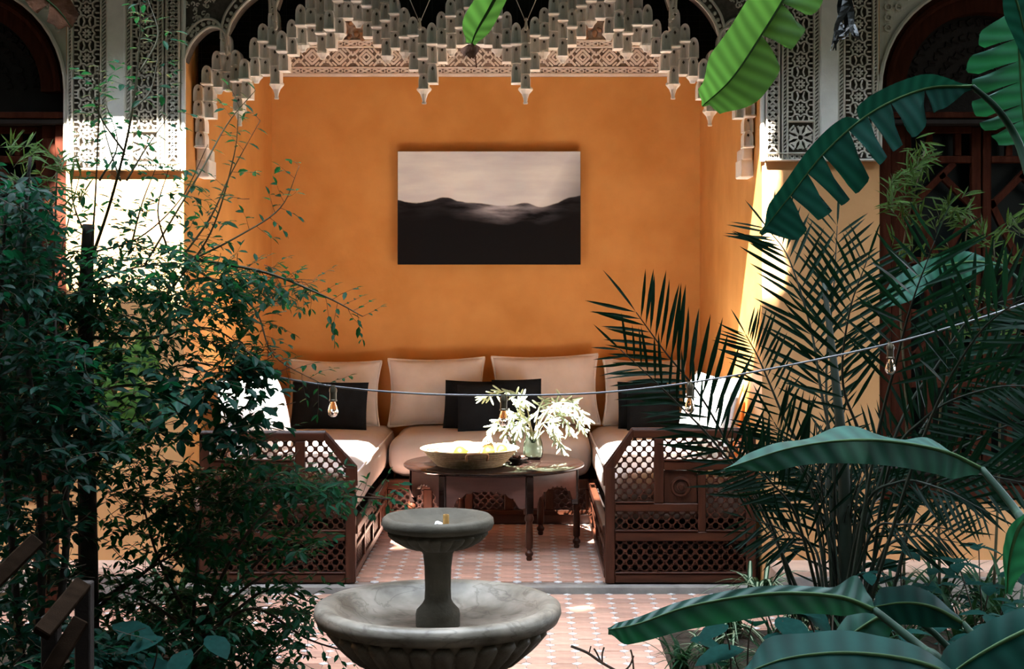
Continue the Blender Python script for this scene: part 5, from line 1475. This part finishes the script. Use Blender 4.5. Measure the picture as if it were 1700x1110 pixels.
petiole(ba2, [c2+Vector((-.1, -.3, -.5)), D(1760,1250,2.6), D(1640,1150,2.5)], .012, .008)
blade(ba2, 'leaf', [D(1780,1020,2.6), D(1700,1048,2.6), D(1620,1090,2.6), D(1550,1140,2.6)], [(0,.03),(.3,.05),(.7,.05),(1,.01)], [(0,.05),(.3,.10),(.7,.10),(1,.01)], (-.3, .8, .6), (.1, -.8, -.8), G_BAN_D, (), 'dark leaf in the bottom right corner', 24, seed=15)
blade(ba2, 'leaf', [D(1715,850,3.2), D(1690,880,3.2), D(1676,930,3.2), D(1672,985,3.2)], [(0,.01),(.4,.02),(1,.004)], [(0,.03),(.4,.06),(1,.01)], (-1, 0, .2), (1, -.3, 0), G_BAN, (), 'blue-green leaf end at the right edge', 14, seed=16)
blade(ba2, 'leaf', [D(1475,1015,3.7), D(1440,1035,3.7), D(1400,1062,3.7), D(1362,1090,3.7)], [(0,.03),(.3,.05),(1,.01)], [(0,.04),(.3,.09),(.7,.085),(1,.01)], (-.4, .5, .5), (.2, -.6, -.9), G_BAN, (), 'green leaf hanging below the curled one', 18, seed=17)
petiole(ba2, [c2+Vector((0, .1, -.35)), D(1580,1080,3.6), D(1475,1015,3.7)], .010, .006)

B3 = Vector((fx(70, 7.2), 7.2, -.19))
ba3 = empty('banana_plant', B3, 'banana plant with bright green leaves behind the left shrubs', 'banana plant', 'banana plants')
MB().tube(smooth_path([B3, B3+Vector((.02, 0, .5)), B3+Vector((.05, .0, 1.0))], 6), [.07-.002*i for i in range(13)], 10).build('pseudostem', WOOD_WIN, ba3, True)
c3 = B3+Vector((.04, 0, .8))
blade(ba3, 'leaf', [D(240,548,7.2), D(232,610,7.15), D(212,680,7.1), D(188,745,7.1)], [(0,.03),(.3,.11),(.7,.11),(1,.01)], [(0,.03),(.3,.10),(.7,.10),(1,.01)], (-1, -.2, .1), (1, -.3, -.1), G_BAN_L, ((0,.5),(1,.4)), 'bright green leaf hanging behind the shrub', 24, seed=21)
petiole(ba3, [c3, D(150,560,7.2), D(200,530,7.2), D(240,548,7.2)], .014, .008)
blade(ba3, 'leaf', [D(175,775,7.2), D(225,715,7.2), D(275,672,7.2), D(345,650,7.2)], [(0,.04),(.3,.11),(.7,.10),(1,.01)], [(0,.03),(.3,.09),(.7,.08),(1,.01)], (-.5, .1, 1), (.4, -.7, -.7), G_BAN, ((0,.4),(0,.6),(0,.8)), 'blue-green torn leaf in front of the ochre wall', 24, seed=22)
petiole(ba3, [c3+Vector((0, 0, -.3)), D(120,800,7.2), D(175,775,7.2)], .012, .008)
blade(ba3, 'leaf', [D(120,590,7.2), D(100,640,7.15), D(80,700,7.1), D(50,770,7.1)], [(0,.03),(.3,.10),(.7,.10),(1,.01)], [(0,.03),(.3,.09),(.7,.09),(1,.01)], (-1, -.2, .1), (1, -.3, -.1), G_BAN, ((1,.5),), 'pale green leaf seen between the dark bush and the trunk', 20, seed=23)
petiole(ba3, [c3, D(115,600,7.2), D(120,590,7.2)], .012, .008)
blade(ba3, 'leaf', [D(195,560,7.3), D(180,610,7.25), D(165,660,7.2), D(150,720,7.2)], [(0,.03),(.3,.08),(.7,.08),(1,.01)], [(0,.03),(.3,.08),(.7,.08),(1,.01)], (-1, -.2, .1), (1, -.3, -.1), G_BAN_L, (), 'green leaf close behind the slender trunk', 20, seed=24)
petiole(ba3, [c3, D(150,600,7.25), D(195,560,7.3)], .012, .008)
# brown dry leaf hanging into the upper left corner
B4 = Vector((fx(-260, 5.2), 5.2, -.19))
ba4 = empty('banana_plant', B4, 'banana plant beyond the left edge, one dry brown leaf showing at the upper left', 'banana plant', 'banana plants')
MB().tube(smooth_path([B4, B4+Vector((.02, 0, 1.5)), B4+Vector((.05, .0, 2.9))], 6), [.09-.002*i for i in range(13)], 10).build('pseudostem', G_PET, ba4, True)
blade(ba4, 'dry_leaf', [D(20,-60,5.2), D(65,-12,5.2), D(98,18,5.2), D(119,46,5.2)], [(0,.04),(.5,.06),(.85,.04),(1,.004)], [(0,.04),(.5,.06),(.85,.05),(1,.004)], (-.6, -.3, -.7), (.7, -.1, .6), DRY, ((0,.5),), 'dry brown leaf end in the upper left corner', 20, seed=31)
petiole(ba4, [B4+Vector((.05, 0, 2.8)), D(-120,-160,5.2), D(20,-60,5.2)], .014, .008)

# ---- striped spider plants, grass tufts, ground plants
def strap(mb, p, d, L, w, arch, rr):
    """arching strap leaf; faces 0/2 margins, 1 middle"""
    p = Vector(p); d = Vector(d).normalized(); side = d.cross(Vector((0, 0, 1))).normalized()
    n = 7; b = len(mb.v); hz = Vector((d.x, d.y, 0)).normalized()
    for i in range(n+1):
        t = i/n
        q = p+hz*L*(.22*t+.48*t*t)+Vector((0, 0, 1))*L*(1.3*t-arch*.55*t*t)
        ww = w*(.5+.9*t if t < .4 else .86*(1-((t-.4)/.6)**1.6)+.02)
        for k in (-1, -.45, .45, 1): mb.v.append(q+side*ww*k+Vector((0, 0, abs(k)*ww*.4)))
    for i in range(n):
        for k in range(3): mb.f.append((b+i*4+k, b+i*4+k+1, b+(i+1)*4+k+1, b+(i+1)*4+k))
def strap_mesh(name, striped, seed, arch):
    rr = random.Random(seed); mb = MB(); strap(mb, (0, 0, 0), (0, 1, 0), 1, .032, arch, rr)
    me = mb.mesh(name, G_GRASS, True)
    if striped:
        me.materials.append(CREAMSTR)
        for i, p in enumerate(me.polygons): p.material_index = 1 if i % 3 == 1 else 0
    return me
STR = [strap_mesh('striped_blade', True, k, a) for k, a in enumerate((1.6, 2.1, 2.6))]
GRS = [strap_mesh('blade', False, k, a) for k, a in enumerate((.9, 1.5, 2.1))]
def tuft(name, label, cat, px, py, d, n, L, mes, seed, group=None, wide=1.0, lean=0):
    rr = random.Random(seed); p = P(px, py, d)
    t = empty(name, p, label, cat, group)
    for k in range(n):
        a = rr.random()*2*PI
        M = T(p.x+rr.gauss(0, .02), p.y+rr.gauss(0, .02), p.z) @ Matrix.Rotation(a, 4, 'Z') @ Matrix.Diagonal((L*wide, L*rr.uniform(.6, 1.1), L*rr.uniform(.5, 1.0), 1))
        inst('blade' if 'grass' in name else 'striped_blade', rr.choice(mes), t, M)
zg = lambda z, d: HY+(CAM_Z-z)*F_PX/d
for (px, d, L, sd, lb) in ((1262, 7.55, .46, 1, 'striped spider plant in front of the right divan corner'), (1325, 7.0, .42, 2, 'striped spider plant at the foot of the palm'), (1215, 6.9, .40, 3, 'low striped spider plant above the narrow banana leaf'), (1180, 6.5, .34, 4, 'small striped spider plant nearest the fountain')):
    tuft('spider_plant', lb, 'plant', px, zg(-.04, d), d, 34, L, STR, sd, 'striped spider plants')
for (px, d, L, sd, lb) in ((1655, 6.9, .46, 11, 'grass tuft at the right edge under the broad leaves'), (1600, 6.6, .42, 12, 'grass tuft right of the palm foot'), (250, 6.5, .42, 13, 'grass tuft among shrub stems at the lower left'), (205, 6.2, .46, 14, 'grass tuft right beside the dark trunk'), (330, 6.3, .38, 15, 'grass tuft below the low spreading shrub'),
                           (440, 6.25, .26, 16, 'grass tuft left of the fountain foot'), (300, 7.2, .48, 17, 'tall grass tuft at the plaster ledge on the left'), (1500, 6.4, .40, 18, 'grass tuft between palm foot and curled leaf'), (1130, 6.3, .26, 19, 'short grass tuft at the tip of the narrow leaf'),
                           (1690, 6.5, .44, 20, 'grass tuft cut by the right edge'), (1560, 7.3, .42, 21, 'grass tuft in front of the pink ledge on the right'), (1290, 6.2, .36, 22, 'grass tuft behind the broad veined leaves'), (1420, 6.2, .38, 23, 'grass tuft in front of the palm foot'), (1190, 6.1, .28, 24, 'grass tuft low between dry twig and narrow leaf'), (385, 6.9, .36, 25, 'grass tuft at the left divan corner'),
                           (1480, 7.2, .44, 26, 'grass tuft behind the palm foot'), (1630, 7.4, .40, 27, 'grass tuft close to the ledge under the right window')):
    tuft('grass_tuft', lb, 'grass', px, zg(-.03, d), d, 40, L, GRS, sd, 'grass tufts', .9)
RND = MB()
for ring, (r, z) in enumerate(((.0, 0), (.6, .0), (1.0, -.10))):
    for k in range(12 if ring else 1):
        a = 2*PI*k/12; w = 1+.05*math.cos(3*a) if ring == 2 else 1
        RND.v.append(Vector((r*w*math.cos(a), r*w*math.sin(a)*1.1, z)))
for k in range(12):
    RND.f.append((0, 1+k, 1+(k+1) % 12)); RND.f.append((1+k, 13+k, 13+(k+1) % 12, 1+(k+1) % 12))
RNDM = RND.mesh('rounded_leaf', G_BAN_D, True)
L_BIG = leaf_mb(.62, .22, .05, 4).mesh('rounded_leaf', G_BAN_D, True)
def ground_plant(label, px, d, leaves, seed, r=.075, big=False):
    rr = random.Random(seed); p = P(px, zg(-.03, d), d)
    t = empty('ground_plant', p, label, 'plant', 'low plants with rounded leaves')
    for (lx, ly) in leaves:
        q = P(lx, ly, d+rr.uniform(-.2, .2))
        pts = smooth_path([p+Vector((rr.gauss(0, .04), rr.gauss(0, .04), 0)), p.lerp(q, .6)+Vector((0, 0, .05)), q], 5)
        MB().tube(pts, [.004-.002*i/len(pts) for i in range(len(pts))], 4).build('stem', TWIG, t, True)
        if big: M = T(*q) @ frame((rr.gauss(0, 1), rr.gauss(-.3, .5), -.15), (0, -.25, 1)) @ Matrix.Scale(r*2.2*rr.uniform(.8, 1.2), 4) @ T(0, -.2, 0)
        else: M = T(*q) @ frame(rnd_dir(rr, .05), (rr.gauss(0, .12), -.08, 1)) @ Matrix.Scale(r*rr.uniform(.75, 1.15), 4)
        if big: inst('rounded_leaf', L_BIG, t, M)
        else:
            n_ = rr.choice((3, 4)); a0 = rr.random()*6
            for q_ in range(n_):
                an = a0+2*PI*q_/n_+rr.gauss(0, .2)
                inst('rounded_leaf', L_BIG, t, T(*q) @ frame((math.cos(an), math.sin(an), rr.gauss(.05, .12)), (rr.gauss(0, .1), -.05, 1)) @ Matrix.Scale(r*rr.uniform(1.0, 1.4), 4))
ground_plant('low plant with flat rounded leaves below the right window, beside the palm', 1490, 6.5, [(1500,915),(1462,935),(1560,945),(1440,950),(1530,975)], 1, .085)
ground_plant('low plant with flat rounded leaves at the right edge', 1630, 6.4, [(1625,908),(1590,935),(1690,950),(1640,972),(1680,1000)], 2, .085)
ground_plant('low plant with broad veined leaves under the narrow banana leaf', 1230, 5.6, [(1200,1040),(1250,1030),(1160,1065),(1280,1060),(1220,1080),(1300,1030),(1180,1095),(1330,1075)], 3, .075, True)
ground_plant('low plant with broad leaves in front of the palm foot', 1370, 5.9, [(1340,1010),(1390,985),(1300,1000),(1430,1040),(1360,1050),(1420,1010)], 4, .075, True)
ground_plant('low plant with broad dark leaves at the bottom left', 250, 5.4, [(200,1040),(260,1060),(310,1085),(180,1085),(350,1060),(240,1100),(120,1080),(60,1060)], 5, .075, True)

ground_plant('low leafy plant behind the spider plant at the palm foot', 1300, 6.4, [(1285,985),(1330,975),(1260,1000),(1310,1010),(1350,1000)], 6, .085)
ground_plant('low leafy plant under the bottom leaf at the right', 1560, 5.6, [(1500,1050),(1560,1040),(1620,1055),(1660,1040),(1520,1085),(1590,1075),(1480,1075)], 7, .085)
ground_plant('low leafy plant under the right window behind the grass', 1600, 7.2, [(1560,970),(1600,960),(1650,975),(1690,965),(1580,990),(1630,1000),(1670,1000)], 9, .10)
ground_plant('low leafy plant right of the palm foot', 1500, 6.9, [(1480,960),(1520,975),(1550,1000),(1500,1000),(1530,1020),(1470,990)], 10, .10)
ground_plant('low leafy plant in the corner beside the bottom right leaf', 1680, 5.9, [(1640,1020),(1690,1010),(1660,1060),(1700,1050)], 8, .085)
# ---- dry twig lying at the edge of the bed
tw = empty('dry_twig', P(1035, 1112, 6.3), 'forked dry twig sticking up beside the fountain', 'twig')
for b, r in (([(1045,1125),(1000,1100),(975,1083),(948,1072)], .006), ([(1000,1100),(1000,1085),(1003,1074)], .004), ([(998,1098),(990,1082),(986,1076)], .004), ([(978,1084),(981,1072)], .003), ([(1052,1112),(1050,1090),(1047,1078)], .004), ([(1030,1118),(1045,1105),(1052,1088)],.004)):
    MB().tube(smooth_path([P(x, y, 6.3) for x, y in b], 4), r, 5).build('twig', TWIG, tw, True)
# ---- weathered boards of a low trellis at the lower left
tr_ = empty('garden_trellis', (fx(60, 4.6), 4.6, -.19), 'low trellis of slanted weathered boards among the dark leaves at the lower left', 'trellis')
def board(a, b, w, dp=.03, m=WOOD_GREY):
    a, b = P(*a), P(*b); Y = (b-a).normalized()
    M = T(*((a+b)/2)) @ frame(b-a, (0, -1, 0))
    l = (b-a).length/2; MB().bbox((-w/2, -l, -dp/2), (w/2, l, dp/2), .004, M).build('board', m, tr_)
board((-30,985,4.6), (62,895,4.75), .05); board((68,1052,4.5), (138,968,4.7), .055); board((70,1135,4.5), (135,1028,4.6), .05)
board((85,1290,4.6), (85,1020,4.6), .05, .05, WOOD_DARK); board((-25,1290,4.6), (-25,960,4.6), .05, .05, WOOD_DARK); board((140,1290,4.75), (140,965,4.75), .05, .05, WOOD_DARK)
